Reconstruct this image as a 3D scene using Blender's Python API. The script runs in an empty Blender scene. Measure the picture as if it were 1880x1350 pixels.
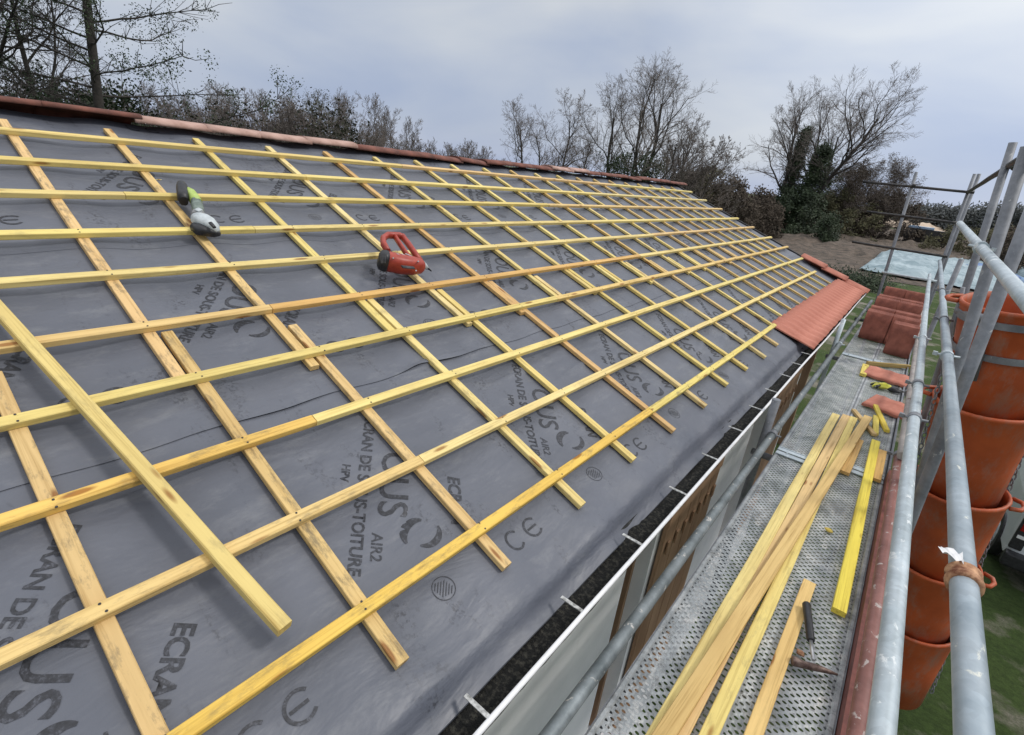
import bpy, bmesh, math, random
from mathutils import Vector, Matrix, noise
random.seed(7)
scene = bpy.context.scene
COL = scene.collection
H = 4.5                                     # camera height above the ground
# ------------------------------------------------------------ camera
RW = Matrix(((0.7701967, 0.6291521, 0.1047121), (0.3115249, -0.2278243, -0.9225228), (-0.5565512, 0.7431445, -0.3714661)))
F = 919.855
cd = bpy.data.cameras.new('camera'); cam = bpy.data.objects.new('camera', cd); COL.objects.link(cam)
m = Matrix((RW[0], -RW[1], -RW[2])).transposed().to_4x4()
m.translation = (0, 0, H)
cam.matrix_world = m
cd.sensor_fit = 'HORIZONTAL'; cd.sensor_width = 36; cd.lens = 36 * F / 1880
cd.clip_start = 0.05; cd.clip_end = 5000
scene.camera = cam
scene.render.resolution_x = 1024; scene.render.resolution_y = 735
# ------------------------------------------------------------ world, sun, exposure
w = bpy.data.worlds.new('World'); scene.world = w; w.use_nodes = True
nt = w.node_tree; N = nt.nodes; L = nt.links
N.clear()
out = N.new('ShaderNodeOutputWorld'); bg = N.new('ShaderNodeBackground')
SUN_EL, SUN_AZ = 50, 58
sky = N.new('ShaderNodeTexSky'); sky.sky_type = 'NISHITA'; sky.sun_disc = False
sky.sun_elevation = math.radians(SUN_EL); sky.sun_rotation = math.radians(SUN_AZ)
tc = N.new('ShaderNodeTexCoord')
sep = N.new('ShaderNodeSeparateXYZ'); L.new(tc.outputs['Generated'], sep.inputs[0])
ramp = N.new('ShaderNodeValToRGB'); L.new(sep.outputs['Z'], ramp.inputs[0])
ramp.color_ramp.elements[0].position = 0.0; ramp.color_ramp.elements[0].color = (4.0, 4.7, 6.5, 1)
ramp.color_ramp.elements[1].position = 1.0; ramp.color_ramp.elements[1].color = (12.0, 12.3, 13.0, 1)
for pos, c in ((0.05, (4.55, 5.15, 6.4)), (0.2, (5.05, 5.6, 6.6)), (0.40, (6.3, 6.7, 7.25)), (0.6, (8.4, 9.0, 10.0))):
    e = ramp.color_ramp.elements.new(pos); e.color = (*c, 1)
mp = N.new('ShaderNodeMapping'); mp.inputs['Scale'].default_value = (1.0, 1.0, 2.6); L.new(tc.outputs['Generated'], mp.inputs[0])
nz = N.new('ShaderNodeTexNoise'); nz.inputs['Scale'].default_value = 2.6; nz.inputs['Detail'].default_value = 6; nz.inputs['Roughness'].default_value = 0.45; nz.inputs['Distortion'].default_value = 0.3
L.new(mp.outputs[0], nz.inputs['Vector'])
cr = N.new('ShaderNodeValToRGB'); L.new(nz.outputs['Fac'], cr.inputs[0])
cr.color_ramp.elements[0].position = 0.32; cr.color_ramp.elements[0].color = (0.84, 0.88, 0.97, 1)
cr.color_ramp.elements[1].position = 0.68; cr.color_ramp.elements[1].color = (1.30, 1.23, 1.10, 1)
mul = N.new('ShaderNodeMix'); mul.data_type = 'RGBA'; mul.blend_type = 'MULTIPLY'; mul.inputs['Factor'].default_value = 1
L.new(ramp.outputs[0], mul.inputs['A']); L.new(cr.outputs[0], mul.inputs['B'])
# brighter break in the cloud towards the right of the view
dt = N.new('ShaderNodeVectorMath'); dt.operation = 'DOT_PRODUCT'; L.new(tc.outputs['Generated'], dt.inputs[0])
dt.inputs[1].default_value = Vector((0.12, 0.85, 0.46)).normalized()
mr = N.new('ShaderNodeMapRange'); mr.inputs['From Min'].default_value = 0.80; mr.inputs['From Max'].default_value = 1.0
mr.inputs['To Min'].default_value = 1.0; mr.inputs['To Max'].default_value = 1.36; L.new(dt.outputs['Value'], mr.inputs['Value'])
vm = N.new('ShaderNodeVectorMath'); vm.operation = 'SCALE'; L.new(mul.outputs['Result'], vm.inputs[0]); L.new(mr.outputs[0], vm.inputs['Scale'])
mx = N.new('ShaderNodeMix'); mx.data_type = 'RGBA'; mx.inputs['Factor'].default_value = 0.93
L.new(sky.outputs[0], mx.inputs['A']); L.new(vm.outputs[0], mx.inputs['B'])
L.new(mx.outputs['Result'], bg.inputs['Color']); bg.inputs['Strength'].default_value = 0.1
L.new(bg.outputs[0], out.inputs[0])
sd = bpy.data.lights.new('sun', 'SUN'); sd.energy = 1.5; sd.angle = math.radians(10); sd.color = (1, 0.96, 0.9)
so = bpy.data.objects.new('sun', sd); COL.objects.link(so)
az = math.radians(SUN_AZ); el = math.radians(SUN_EL)
sdir = Vector((math.sin(az) * math.cos(el), math.cos(az) * math.cos(el), math.sin(el)))
so.rotation_euler = sdir.to_track_quat('Z', 'Y').to_euler()
vs = scene.view_settings; vs.view_transform = 'Standard'; vs.look = 'None'; vs.exposure = 0.0; vs.gamma = 1.0; vs.use_curve_mapping = False

# ------------------------------------------------------------ geometry helpers
def ray(x, y):
    return RW.transposed() @ Vector(((x - 940) / F, (y - 675) / F, 1.0))
def on_z(x, y, z):
    d = ray(x, y); k = z / d.z; return Vector((d.x * k, d.y * k, z + H))
def on_y(x, y, Y):
    d = ray(x, y); k = Y / d.y; return Vector((d.x * k, Y, d.z * k + H))
def far_at(x, d, ytop=None):
    """ground point at horizontal distance d in the direction of picture column x; height of picture row ytop there"""
    yy = 300
    for _ in range(6):                         # follow the tilted horizon
        r = ray(x, yy); yy = 675 + F * (-(RW[1][2] * 0)) if False else yy
        r = ray(x, yy)
        # horizon row at this column
        a = ray(x, yy); b = ray(x, yy + 1); yy = yy - a.z / (b.z - a.z)
    r = ray(x, yy); r.z = 0; r.normalize(); p = r * d
    hgt = None
    if ytop is not None:
        t = ray(x, ytop); hl = math.hypot(t.x, t.y); hgt = t.z / hl * d + H
    return Vector((p.x, p.y, 0)), hgt
PT = math.radians(20); S = 0.36
HOR = Vector((math.cos(PT), 0, -math.sin(PT))); UP = Vector((math.sin(PT), 0, math.cos(PT)))
O = Vector((0, 0, H)) - HOR * (11.231 * S) - UP * (4.161 * S) - Vector((0, 0.120 * S, 0))
def E(u, v, h=0.0):
    """roof coordinates: u along the eaves, v down the slope (0.36 m units), h metres above the roof plane"""
    return O + Vector((0, u * S, 0)) + HOR * (v * S) + UP * h

def link(ob, parent=None):
    COL.objects.link(ob)
    if parent is not None: ob.parent = parent
    return ob
def tag(o, label=None, cat=None, group=None, kind=None):
    if label: o['label'] = label
    if cat: o['category'] = cat
    if group: o['group'] = group
    if kind: o['kind'] = kind
    return o
def empty(name, loc=(0, 0, 0), rot=None):
    o = bpy.data.objects.new(name, None); o.empty_display_size = 0.1; COL.objects.link(o)
    if rot is not None: o.matrix_world = Matrix.Translation(loc) @ rot
    else: o.location = loc
    return o
class MB:
    def __init__(s): s.v = []; s.f = []; s.sm = []
    def add(s, vs, fs, smooth=False):
        b = len(s.v); s.v += [tuple(p) for p in vs]; s.f += [tuple(i + b for i in f) for f in fs]; s.sm += [smooth] * len(fs)
    def box(s, c, d, M=None, bev=0.0):
        x, y, z = d[0] / 2, d[1] / 2, d[2] / 2
        M = M or Matrix.Identity(4); c = Vector(c)
        if bev <= 0:
            vs = [M @ (c + Vector((sx * x, sy * y, sz * z))) for sz in (-1, 1) for sy in (-1, 1) for sx in (-1, 1)]
            s.add(vs, [(0, 2, 3, 1), (4, 5, 7, 6), (0, 1, 5, 4), (2, 6, 7, 3), (0, 4, 6, 2), (1, 3, 7, 5)]); return
        bm = bmesh.new(); bmesh.ops.create_cube(bm, size=1)
        for q in bm.verts: q.co = Vector((q.co.x * d[0], q.co.y * d[1], q.co.z * d[2]))
        bmesh.ops.bevel(bm, geom=bm.edges[:], offset=bev, segments=2, affect='EDGES', profile=0.6)
        bm.verts.index_update()
        s.add([M @ (c + q.co) for q in bm.verts], [[q.index for q in f.verts] for f in bm.faces], False); bm.free()
    def tube(s, pts, rs, n=10, cap=True, smooth=True, hollow=False):
        pts = [Vector(p) for p in pts]
        if not hasattr(rs, '__len__'): rs = [rs] * len(pts)
        b = len(s.v); up = None; ring = []
        for i, p in enumerate(pts):
            t = (pts[min(i + 1, len(pts) - 1)] - pts[max(i - 1, 0)])
            if t.length < 1e-9: t = Vector((0, 0, 1))
            t.normalize()
            if up is None:
                up = Vector((0, 0, 1)) if abs(t.z) < 0.9 else Vector((1, 0, 0))
            a = up - t * up.dot(t)
            if a.length < 1e-6: a = t.orthogonal()
            a.normalize(); up = a; c = t.cross(a)
            for k in range(n):
                an = 2 * math.pi * k / n
                ring.append(p + (a * math.cos(an) + c * math.sin(an)) * rs[i])
        fs = []
        for i in range(len(pts) - 1):
            for k in range(n):
                k2 = (k + 1) % n
                fs.append((i * n + k, i * n + k2, (i + 1) * n + k2, (i + 1) * n + k))
        s.add(ring, fs, smooth)
        if cap:
            s.f.append(tuple(b + k for k in reversed(range(n)))); s.sm.append(False)
            e = b + (len(pts) - 1) * n
            s.f.append(tuple(e + k for k in range(n))); s.sm.append(False)
    def loft(s, rings, closed=True, cap=True, smooth=True):
        n = len(rings[0]); vs = [p for r in rings for p in r]; fs = []
        for i in range(len(rings) - 1):
            for k in range(n if closed else n - 1):
                k2 = (k + 1) % n
                fs.append((i * n + k, i * n + k2, (i + 1) * n + k2, (i + 1) * n + k))
        b = len(s.v); s.add(vs, fs, smooth)
        if cap and closed:
            s.f.append(tuple(b + k for k in reversed(range(n)))); s.sm.append(False)
            s.f.append(tuple(b + (len(rings) - 1) * n + k for k in range(n))); s.sm.append(False)
    def mesh(s, name, mat):
        me = bpy.data.meshes.new(name); me.from_pydata(s.v, [], s.f)
        me.polygons.foreach_set('use_smooth', s.sm)
        for q in (mat if isinstance(mat, (list, tuple)) else [mat]): me.materials.append(q)
        me.validate(); me.update(); return me
    def build(s, name, mat, parent=None):
        return link(bpy.data.objects.new(name, s.mesh(name, mat)), parent)

# ------------------------------------------------------------ materials
def newmat(name):
    m = bpy.data.materials.new(name); m.use_nodes = True
    return m, m.node_tree.nodes, m.node_tree.links, m.node_tree.nodes['Principled BSDF']
def noise_node(N, L, vec, scale, detail=4, rough=0.55, dist=0.0):
    n = N.new('ShaderNodeTexNoise'); n.inputs['Scale'].default_value = scale; n.inputs['Detail'].default_value = detail
    n.inputs['Roughness'].default_value = rough; n.inputs['Distortion'].default_value = dist
    L.new(vec, n.inputs['Vector']); return n.outputs['Fac']
def rampn(N, L, fac, stops):
    r = N.new('ShaderNodeValToRGB'); L.new(fac, r.inputs[0]); cr = r.color_ramp
    cr.elements[0].position = stops[0][0]; cr.elements[0].color = (*stops[0][1], 1)
    cr.elements[1].position = stops[-1][0]; cr.elements[1].color = (*stops[-1][1], 1)
    for p, c in stops[1:-1]: cr.elements.new(p).color = (*c, 1)
    return r.outputs[0]
def mapv(N, L, vec, sc):
    m = N.new('ShaderNodeMapping'); m.inputs['Scale'].default_value = sc; L.new(vec, m.inputs[0]); return m.outputs[0]
def mixc(N, L, f, a, b, mode='MIX'):
    m = N.new('ShaderNodeMix'); m.data_type = 'RGBA'; m.blend_type = mode
    for key, v in (('Factor', f), ('A', a), ('B', b)):
        s = m.inputs[key]
        if hasattr(v, 'links'): L.new(v, s)
        elif key == 'Factor': s.default_value = v
        else: s.default_value = (*v, 1)
    return m.outputs['Result']
def bump(N, L, b, fac, st, dist=0.01, prev=None):
    n = N.new('ShaderNodeBump'); n.inputs['Strength'].default_value = st; n.inputs['Distance'].default_value = dist
    L.new(fac, n.inputs['Height'])
    if prev is not None: L.new(prev, n.inputs['Normal'])
    L.new(n.outputs[0], b.inputs['Normal']); return n.outputs[0]
def simple(name, c1, c2, scale=8, rough=0.7, metal=0.0, bumpst=0.2, bd=0.005, coord='Object', lo=0.35, hi=0.65, detail=6, stretch=(1, 1, 1), spec=0.5):
    m, N, L, b = newmat(name); t = N.new('ShaderNodeTexCoord'); v = mapv(N, L, t.outputs[coord], stretch)
    f = noise_node(N, L, v, scale, detail, 0.6)
    L.new(rampn(N, L, f, [(lo, c1), (hi, c2)]), b.inputs['Base Color'])
    b.inputs['Roughness'].default_value = rough; b.inputs['Metallic'].default_value = metal
    b.inputs['Specular IOR Level'].default_value = spec
    if bumpst: bump(N, L, b, noise_node(N, L, v, scale * 3, 5, 0.6), bumpst, bd)
    return m

def wood_mat():
    m, N, L, b = newmat('treated_timber'); t = N.new('ShaderNodeTexCoord'); oi = N.new('ShaderNodeObjectInfo')
    ad = N.new('ShaderNodeVectorMath'); ad.operation = 'ADD'; L.new(t.outputs['Object'], ad.inputs[0])
    sc = N.new('ShaderNodeVectorMath'); sc.operation = 'SCALE'; sc.inputs[0].default_value = (37, 19, 11); L.new(oi.outputs['Random'], sc.inputs['Scale'])
    L.new(sc.outputs[0], ad.inputs[1]); v = ad.outputs[0]
    g = noise_node(N, L, mapv(N, L, v, (1.2, 45, 45)), 1.5, 6, 0.65, 0.6)
    gr = rampn(N, L, g, [(0.3, (0.66, 0.60, 0.50)), (0.5, (1, 1, 1)), (0.75, (1.08, 1.08, 1.10))])
    big = rampn(N, L, noise_node(N, L, mapv(N, L, v, (1, 4, 4)), 2.2, 4), [(0.3, (0.86, 0.83, 0.80)), (0.55, (1, 1, 1)), (0.75, (1.06, 1.08, 1.1))])
    c = mixc(N, L, 1.0, oi.outputs['Color'], gr, 'MULTIPLY'); c = mixc(N, L, 1.0, c, big, 'MULTIPLY')
    # knots
    vo = N.new('ShaderNodeTexVoronoi'); vo.inputs['Scale'].default_value = 1.0; L.new(mapv(N, L, v, (3.4, 15, 15)), vo.inputs['Vector'])
    kf = rampn(N, L, vo.outputs['Distance'], [(0.10, (1, 1, 1)), (0.17, (0, 0, 0))])
    c = mixc(N, L, kf, c, mixc(N, L, 1.0, c, (0.48, 0.33, 0.25), 'MULTIPLY'))
    # grime, stronger on older timbers (alpha of the object colour)
    d = noise_node(N, L, mapv(N, L, v, (1.0, 3, 3)), 9, 8, 0.72)
    dr = rampn(N, L, d, [(0.52, (0, 0, 0)), (0.68, (0.9, 0.9, 0.9))])
    dm = N.new('ShaderNodeMath'); dm.operation = 'MULTIPLY'; L.new(dr, dm.inputs[0])
    inv = N.new('ShaderNodeMath'); inv.operation = 'SUBTRACT'; inv.inputs[0].default_value = 1; L.new(oi.outputs['Alpha'], inv.inputs[1]); L.new(inv.outputs[0], dm.inputs[1])
    c = mixc(N, L, dm.outputs[0], c, (0.12, 0.10, 0.07))
    L.new(c, b.inputs['Base Color']); b.inputs['Roughness'].default_value = 0.62; b.inputs['Specular IOR Level'].default_value = 0.3
    bump(N, L, b, g, 0.25, 0.003); return m
WOOD = wood_mat()

def underlay_mats():
    m, N, L, b = newmat('roofing_underlay'); t = N.new('ShaderNodeTexCoord'); v = t.outputs['Object']
    f = noise_node(N, L, v, 2.3, 6, 0.6)
    c = rampn(N, L, f, [(0.3, (0.090, 0.098, 0.121)), (0.7, (0.126, 0.134, 0.160))])
    dust = rampn(N, L, noise_node(N, L, mapv(N, L, v, (1, 0.4, 1)), 11, 8, 0.75), [(0.52, (0, 0, 0)), (0.75, (0.5, 0.5, 0.5))])
    c = mixc(N, L, dust, c, (0.22, 0.225, 0.235))
    # dark scuffs left by boots and tools
    sc = noise_node(N, L, mapv(N, L, v, (0.8, 2.2, 0.8)), 2.6, 4, 0.6, 1.0)
    sf = noise_node(N, L, v, 60, 4, 0.7)
    a = rampn(N, L, sc, [(0.56, (0, 0, 0)), (0.68, (1, 1, 1))]); bb = rampn(N, L, sf, [(0.5, (0, 0, 0)), (0.6, (0.75, 0.75, 0.75))])
    c = mixc(N, L, mixc(N, L, 1.0, a, bb, 'MULTIPLY'), c, (0.035, 0.036, 0.045))
    L.new(c, b.inputs['Base Color'])
    L.new(rampn(N, L, noise_node(N, L, v, 5, 5), [(0.3, (0.42,) * 3), (0.7, (0.62,) * 3)]), b.inputs['Roughness'])
    b.inputs['Specular IOR Level'].default_value = 0.62
    n1 = bump(N, L, b, noise_node(N, L, mapv(N, L, v, (1, 0.35, 1)), 8, 4, 0.55, 0.35), 0.6, 0.022)
    bump(N, L, b, noise_node(N, L, v, 420, 2), 0.25, 0.0008, n1)
    p, N, L, b = newmat('underlay_print'); t = N.new('ShaderNodeTexCoord'); v = t.outputs['Object']
    f = noise_node(N, L, v, 75, 6, 0.75)
    c = rampn(N, L, f, [(0.38, (0.018, 0.019, 0.023)), (0.54, (0.038, 0.040, 0.049)), (0.66, (0.095, 0.10, 0.12))])
    L.new(c, b.inputs['Base Color']); b.inputs['Roughness'].default_value = 0.55
    return m, p
UNDER, PRINT = underlay_mats()

def tube_mat(name, c1, c2, spl, splc, rough=0.5, metal=0.35):
    m, N, L, b = newmat(name); t = N.new('ShaderNodeTexCoord'); v = t.outputs['Object']
    c = rampn(N, L, noise_node(N, L, v, 7, 6, 0.65), [(0.3, c1), (0.7, c2)])
    vo = N.new('ShaderNodeTexVoronoi'); vo.inputs['Scale'].default_value = 55; L.new(v, vo.inputs['Vector'])
    sw = N.new('ShaderNodeSeparateColor'); L.new(vo.outputs['Color'], sw.inputs[0]); c = mixc(N, L, 1.0, c, rampn(N, L, sw.outputs[0], [(0.0, (0.93, 0.93, 0.93)), (1.0, (1.06, 1.06, 1.06))]), 'MULTIPLY')
    c = mixc(N, L, 1.0, c, rampn(N, L, noise_node(N, L, v, 2.2, 5, 0.7), [(0.35, (0.78, 0.78, 0.78)), (0.65, (1.12, 1.12, 1.12))]), 'MULTIPLY')
    s = rampn(N, L, noise_node(N, L, mapv(N, L, v, (1.6, 1, 1)), 19, 7, 0.62, 0.5), [(spl, (0, 0, 0)), (spl + 0.05, (1, 1, 1))])
    c = mixc(N, L, s, c, splc)
    bw = N.new('ShaderNodeRGBToBW'); L.new(s, bw.inputs[0])
    L.new(c, b.inputs['Base Color']); b.inputs['Roughness'].default_value = rough
    mm = N.new('ShaderNodeMath'); mm.operation = 'MULTIPLY_ADD'; mm.inputs[1].default_value = -metal; mm.inputs[2].default_value = metal; L.new(bw.outputs[0], mm.inputs[0]); L.new(mm.outputs[0], b.inputs['Metallic'])
    bump(N, L, b, noise_node(N, L, v, 40, 5), 0.3, 0.002); return m
GALV = tube_mat('galvanised_tube', (0.27, 0.33, 0.37), (0.42, 0.47, 0.50), 0.63, (0.66, 0.66, 0.58), 0.45, 0.35)
GALVW = tube_mat('pale_galvanised_tube', (0.42, 0.49, 0.52), (0.60, 0.66, 0.69), 0.60, (0.75, 0.78, 0.78), 0.45, 0.3)
GALVD = tube_mat('dull_weathered_tube', (0.17, 0.18, 0.20), (0.30, 0.31, 0.33), 0.64, (0.45, 0.45, 0.43), 0.6, 0.3)
REDTUBE = tube_mat('red_brown_tube', (0.17, 0.065, 0.05), (0.28, 0.13, 0.11), 0.60, (0.42, 0.36, 0.33), 0.5, 0.1)
DARKIRON = simple('dark_iron', (0.03, 0.03, 0.033), (0.08, 0.075, 0.07), 20, 0.5, 0.6)
RUST = simple('rusty_iron', (0.16, 0.05, 0.02), (0.62, 0.36, 0.2), 45, 0.7, 0.2, 0.4, 0.003)
TERRA = simple('terracotta', (0.42, 0.145, 0.095), (0.55, 0.215, 0.15), 9, 0.85, 0, 0.35, 0.003)
TERRAD = simple('dark_terracotta', (0.06, 0.027, 0.021), (0.22, 0.085, 0.06), 7, 0.9, 0, 0.5, 0.004)
TERRAP = simple('pale_terracotta', (0.30, 0.17, 0.13), (0.52, 0.34, 0.28), 8, 0.85, 0, 0.4, 0.003)
CHUTE = simple('orange_rubber', (0.38, 0.070, 0.018), (0.55, 0.110, 0.030), 3, 0.55, 0, 0.4, 0.006)
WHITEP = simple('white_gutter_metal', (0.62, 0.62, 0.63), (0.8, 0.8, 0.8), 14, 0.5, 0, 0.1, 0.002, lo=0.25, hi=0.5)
RENDER = simple('white_wall_render', (0.76, 0.76, 0.77), (0.86, 0.86, 0.86), 4, 0.85, 0, 0.25, 0.003)
BROWNW = simple('brown_shutter_wood', (0.24, 0.135, 0.075), (0.38, 0.235, 0.14), 5, 0.7, 0, 0.4, 0.003, stretch=(1, 1, 0.2))
BLACKP = simple('black_plastic', (0.012, 0.012, 0.014), (0.03, 0.03, 0.033), 30, 0.45, 0, 0.1)
STRAP = simple('dirty_zinc_strap', (0.18, 0.18, 0.17), (0.62, 0.62, 0.6), 60, 0.6, 0.2, 0.3, 0.002, detail=8)
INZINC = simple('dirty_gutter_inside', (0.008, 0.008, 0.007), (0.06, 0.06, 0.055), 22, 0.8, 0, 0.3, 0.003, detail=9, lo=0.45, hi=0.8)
DEBRIS = simple('gutter_debris', (0.004, 0.004, 0.003), (0.085, 0.08, 0.062), 55, 0.95, 0, 1.0, 0.02, lo=0.48, hi=0.72, detail=9)
MOSS = simple('grey_debris', (0.12, 0.11, 0.09), (0.35, 0.33, 0.3), 40, 0.9, 0, 0.6, 0.01)
BARK = simple('bark', (0.06, 0.05, 0.045), (0.14, 0.118, 0.105), 5, 0.95, 0, 0.5, 0.02)
BARKD = simple('dark_bark', (0.022, 0.020, 0.018), (0.06, 0.052, 0.045), 5, 0.95, 0, 0.5, 0.02)
TWIG = simple('pale_twigs', (0.12, 0.10, 0.09), (0.20, 0.17, 0.15), 3, 0.95, 0, 0)
IVY = simple('ivy_leaves', (0.014, 0.026, 0.010), (0.042, 0.064, 0.024), 1.2, 0.7, 0, 0)
PINE = simple('pine_needles', (0.02, 0.04, 0.018), (0.06, 0.09, 0.04), 1.5, 0.8, 0, 0)
OLIVE = simple('olive_scrub', (0.05, 0.05, 0.022), (0.11, 0.10, 0.045), 1.0, 0.85, 0, 0)
RUSSET = simple('russet_scrub', (0.045, 0.034, 0.024), (0.095, 0.072, 0.05), 1.0, 0.9, 0, 0)

def deck_mat():
    m, N, L, b = newmat('perforated_steel'); t = N.new('ShaderNodeTexCoord'); v = t.outputs['Object']
    sp = N.new('ShaderNodeSeparateXYZ'); L.new(v, sp.inputs[0])
    def M(op, a, bb=None, c=None):
        n = N.new('ShaderNodeMath'); n.operation = op
        for i, q in enumerate((a, bb, c)):
            if q is None: continue
            if hasattr(q, 'links'): L.new(q, n.inputs[i])
            else: n.inputs[i].default_value = q
        return n.outputs[0]
    gy = M('DIVIDE', sp.outputs['Y'], 0.0165); row = M('FLOOR', gy); par = M('MULTIPLY', M('FLOORED_MODULO', row, 2.0), 0.5)
    gx = M('ADD', M('DIVIDE', sp.outputs['X'], 0.033), par)
    fx = M('SUBTRACT', M('FRACT', gx), 0.5); fy = M('SUBTRACT', M('FRACT', gy), 0.5)
    # lens-shaped slots: turned a little in each cell
    ex = M('MULTIPLY', M('ADD', M('MULTIPLY', fx, 0.033), M('MULTIPLY', fy, 0.004)), 1.0); ey = M('MULTIPLY', fy, 0.0165)
    d = M('SQRT', M('ADD', M('POWER', M('DIVIDE', ex, 0.0080), 2.0), M('POWER', M('DIVIDE', ey, 0.0050), 2.0)))
    inside = M('LESS_THAN', M('ABSOLUTE', sp.outputs['X']), 0.133)
    hole = M('MULTIPLY', M('LESS_THAN', d, 1.0), inside)
    base = rampn(N, L, noise_node(N, L, v, 6, 8, 0.7), [(0.3, (0.17, 0.185, 0.19)), (0.48, (0.36, 0.38, 0.385)), (0.7, (0.62, 0.63, 0.62))])
    st = rampn(N, L, noise_node(N, L, mapv(N, L, v, (1, 0.5, 1)), 14, 9, 0.75), [(0.54, (0, 0, 0)), (0.66, (0.9, 0.9, 0.9))])
    base = mixc(N, L, st, base, (0.66, 0.64, 0.60))
    gr = rampn(N, L, noise_node(N, L, v, 26, 9, 0.8), [(0.52, (0, 0, 0)), (0.68, (0.85, 0.85, 0.85))])
    base = mixc(N, L, gr, base, (0.10, 0.09, 0.08))
    L.new(base, b.inputs['Base Color']); b.inputs['Metallic'].default_value = 0.3; b.inputs['Roughness'].default_value = 0.5
    ring = M('MULTIPLY', M('SUBTRACT', 1.0, M('MINIMUM', M('ABSOLUTE', M('SUBTRACT', d, 1.35)), 1.0)), inside)
    n1 = bump(N, L, b, ring, 0.6, 0.003); bump(N, L, b, noise_node(N, L, v, 30, 6, 0.7), 0.35, 0.003, n1)
    tr = N.new('ShaderNodeBsdfTransparent'); ms = N.new('ShaderNodeMixShader'); L.new(hole, ms.inputs[0])
    L.new(b.outputs[0], ms.inputs[1]); L.new(tr.outputs[0], ms.inputs[2]); L.new(ms.outputs[0], N['Material Output'].inputs[0])
    return m
DECK = deck_mat()

# ------------------------------------------------------------ ground
def ground_mat():
    m, N, L, b = newmat('grass_ground'); t = N.new('ShaderNodeTexCoord'); v = t.outputs['Object']
    c = rampn(N, L, noise_node(N, L, v, 0.35, 8, 0.7), [(0.3, (0.035, 0.06, 0.016)), (0.55, (0.055, 0.085, 0.024)), (0.7, (0.10, 0.10, 0.05))])
    f2 = rampn(N, L, noise_node(N, L, v, 14, 8, 0.8), [(0.3, (0.5, 0.5, 0.5)), (0.7, (1.5, 1.5, 1.4))])
    c = mixc(N, L, 1.0, c, f2, 'MULTIPLY')
    gm = rampn(N, L, noise_node(N, L, v, 0.9, 6, 0.6), [(0.51, (0, 0, 0)), (0.63, (1, 1, 1))])
    gc = rampn(N, L, noise_node(N, L, v, 45, 4, 0.8), [(0.3, (0.10, 0.09, 0.07)), (0.7, (0.36, 0.33, 0.27))])
    c = mixc(N, L, gm, c, gc)
    L.new(c, b.inputs['Base Color']); b.inputs['Roughness'].default_value = 0.95; b.inputs['Specular IOR Level'].default_value = 0.2
    bump(N, L, b, noise_node(N, L, v, 25, 6, 0.8), 0.8, 0.05); return m
g = MB(); R_ = 3000
g.add([(-R_, -R_, 0), (R_, -R_, 0), (R_, R_, 0), (-R_, R_, 0)], [(0, 1, 2, 3)])
tag(g.build('ground', ground_mat()), kind='structure')
def patch(name, pts, z, mat, amp=0.0, n=40, m=18, seed=0):
    """quad patch of ground with uneven relief; pts: four corners (near-left, near-right, far-right, far-left)"""
    a, b, c, d = [Vector(p) for p in pts]; g = MB(); vs = []
    for j in range(m + 1):
        for i in range(n + 1):
            s, t = i / n, j / m
            jit = 1 + 0.0 * s
            p = (a.lerp(b, s)).lerp(d.lerp(c, s), t)
            q = noise.noise(Vector((p.x * 0.25, p.y * 0.25, seed))) + 0.6 * noise.noise(Vector((p.x * 0.9, p.y * 0.9, seed + 5)))
            edge = min(1, 6 * min(s, 1 - s, t, 1 - t))
            p = p + Vector((noise.noise(Vector((s * 7, t * 7, seed))) * 1.0, noise.noise(Vector((s * 7, t * 7, seed + 9))) * 2.0, 0))
            vs.append((p.x, p.y, z + (amp * (0.55 + 0.6 * q)) * edge))
    fs = [(j * (n + 1) + i, j * (n + 1) + i + 1, (j + 1) * (n + 1) + i + 1, (j + 1) * (n + 1) + i) for j in range(m) for i in range(n)]
    g.add(vs, fs, True); return g.build(name, mat)
EARTH = simple('brown_earth', (0.05, 0.04, 0.03), (0.165, 0.125, 0.095), 1.6, 0.95, 0, 1.0, 0.15, detail=10)
SAND = simple('pale_sand', (0.45, 0.34, 0.25), (0.62, 0.50, 0.38), 0.4, 0.95, 0, 0.5, 0.1)
tag(patch('earth_field', [(-10.5, 41, 0), (14, 44, 0), (34, 150, 0), (-34, 150, 0)], 0.03, EARTH, 1.0, 110, 70, 3), kind='structure')
tag(patch('sand_bank', [(-26, 165, 0), (4, 175, 0), (10, 230, 0), (-40, 230, 0)], 0.05, SAND, 2.2, 40, 12, 11), kind='structure')

# ------------------------------------------------------------ house
house = empty('house', (O.x, 0, 0)); hx = O.x
tag(house, 'low house with white wall and open roof being re-battened', 'house')
def hb(o): o.location = Vector(o.location) - Vector((hx, 0, 0)); return o
def hbuild(mb, name, mat, parent=None):
    ob = mb.build(name, mat)
    if parent is None: ob.parent = house; ob.location = (-hx, 0, 0)
    else: ob.parent = parent
    return ob
U0, U1 = -4.0, 29.9
YE = O.y + U1 * S; YS = O.y + U0 * S
eave = E(0, 10.7); ridge = E(0, -0.45)
WX = -0.66                                  # wall plane
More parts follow.
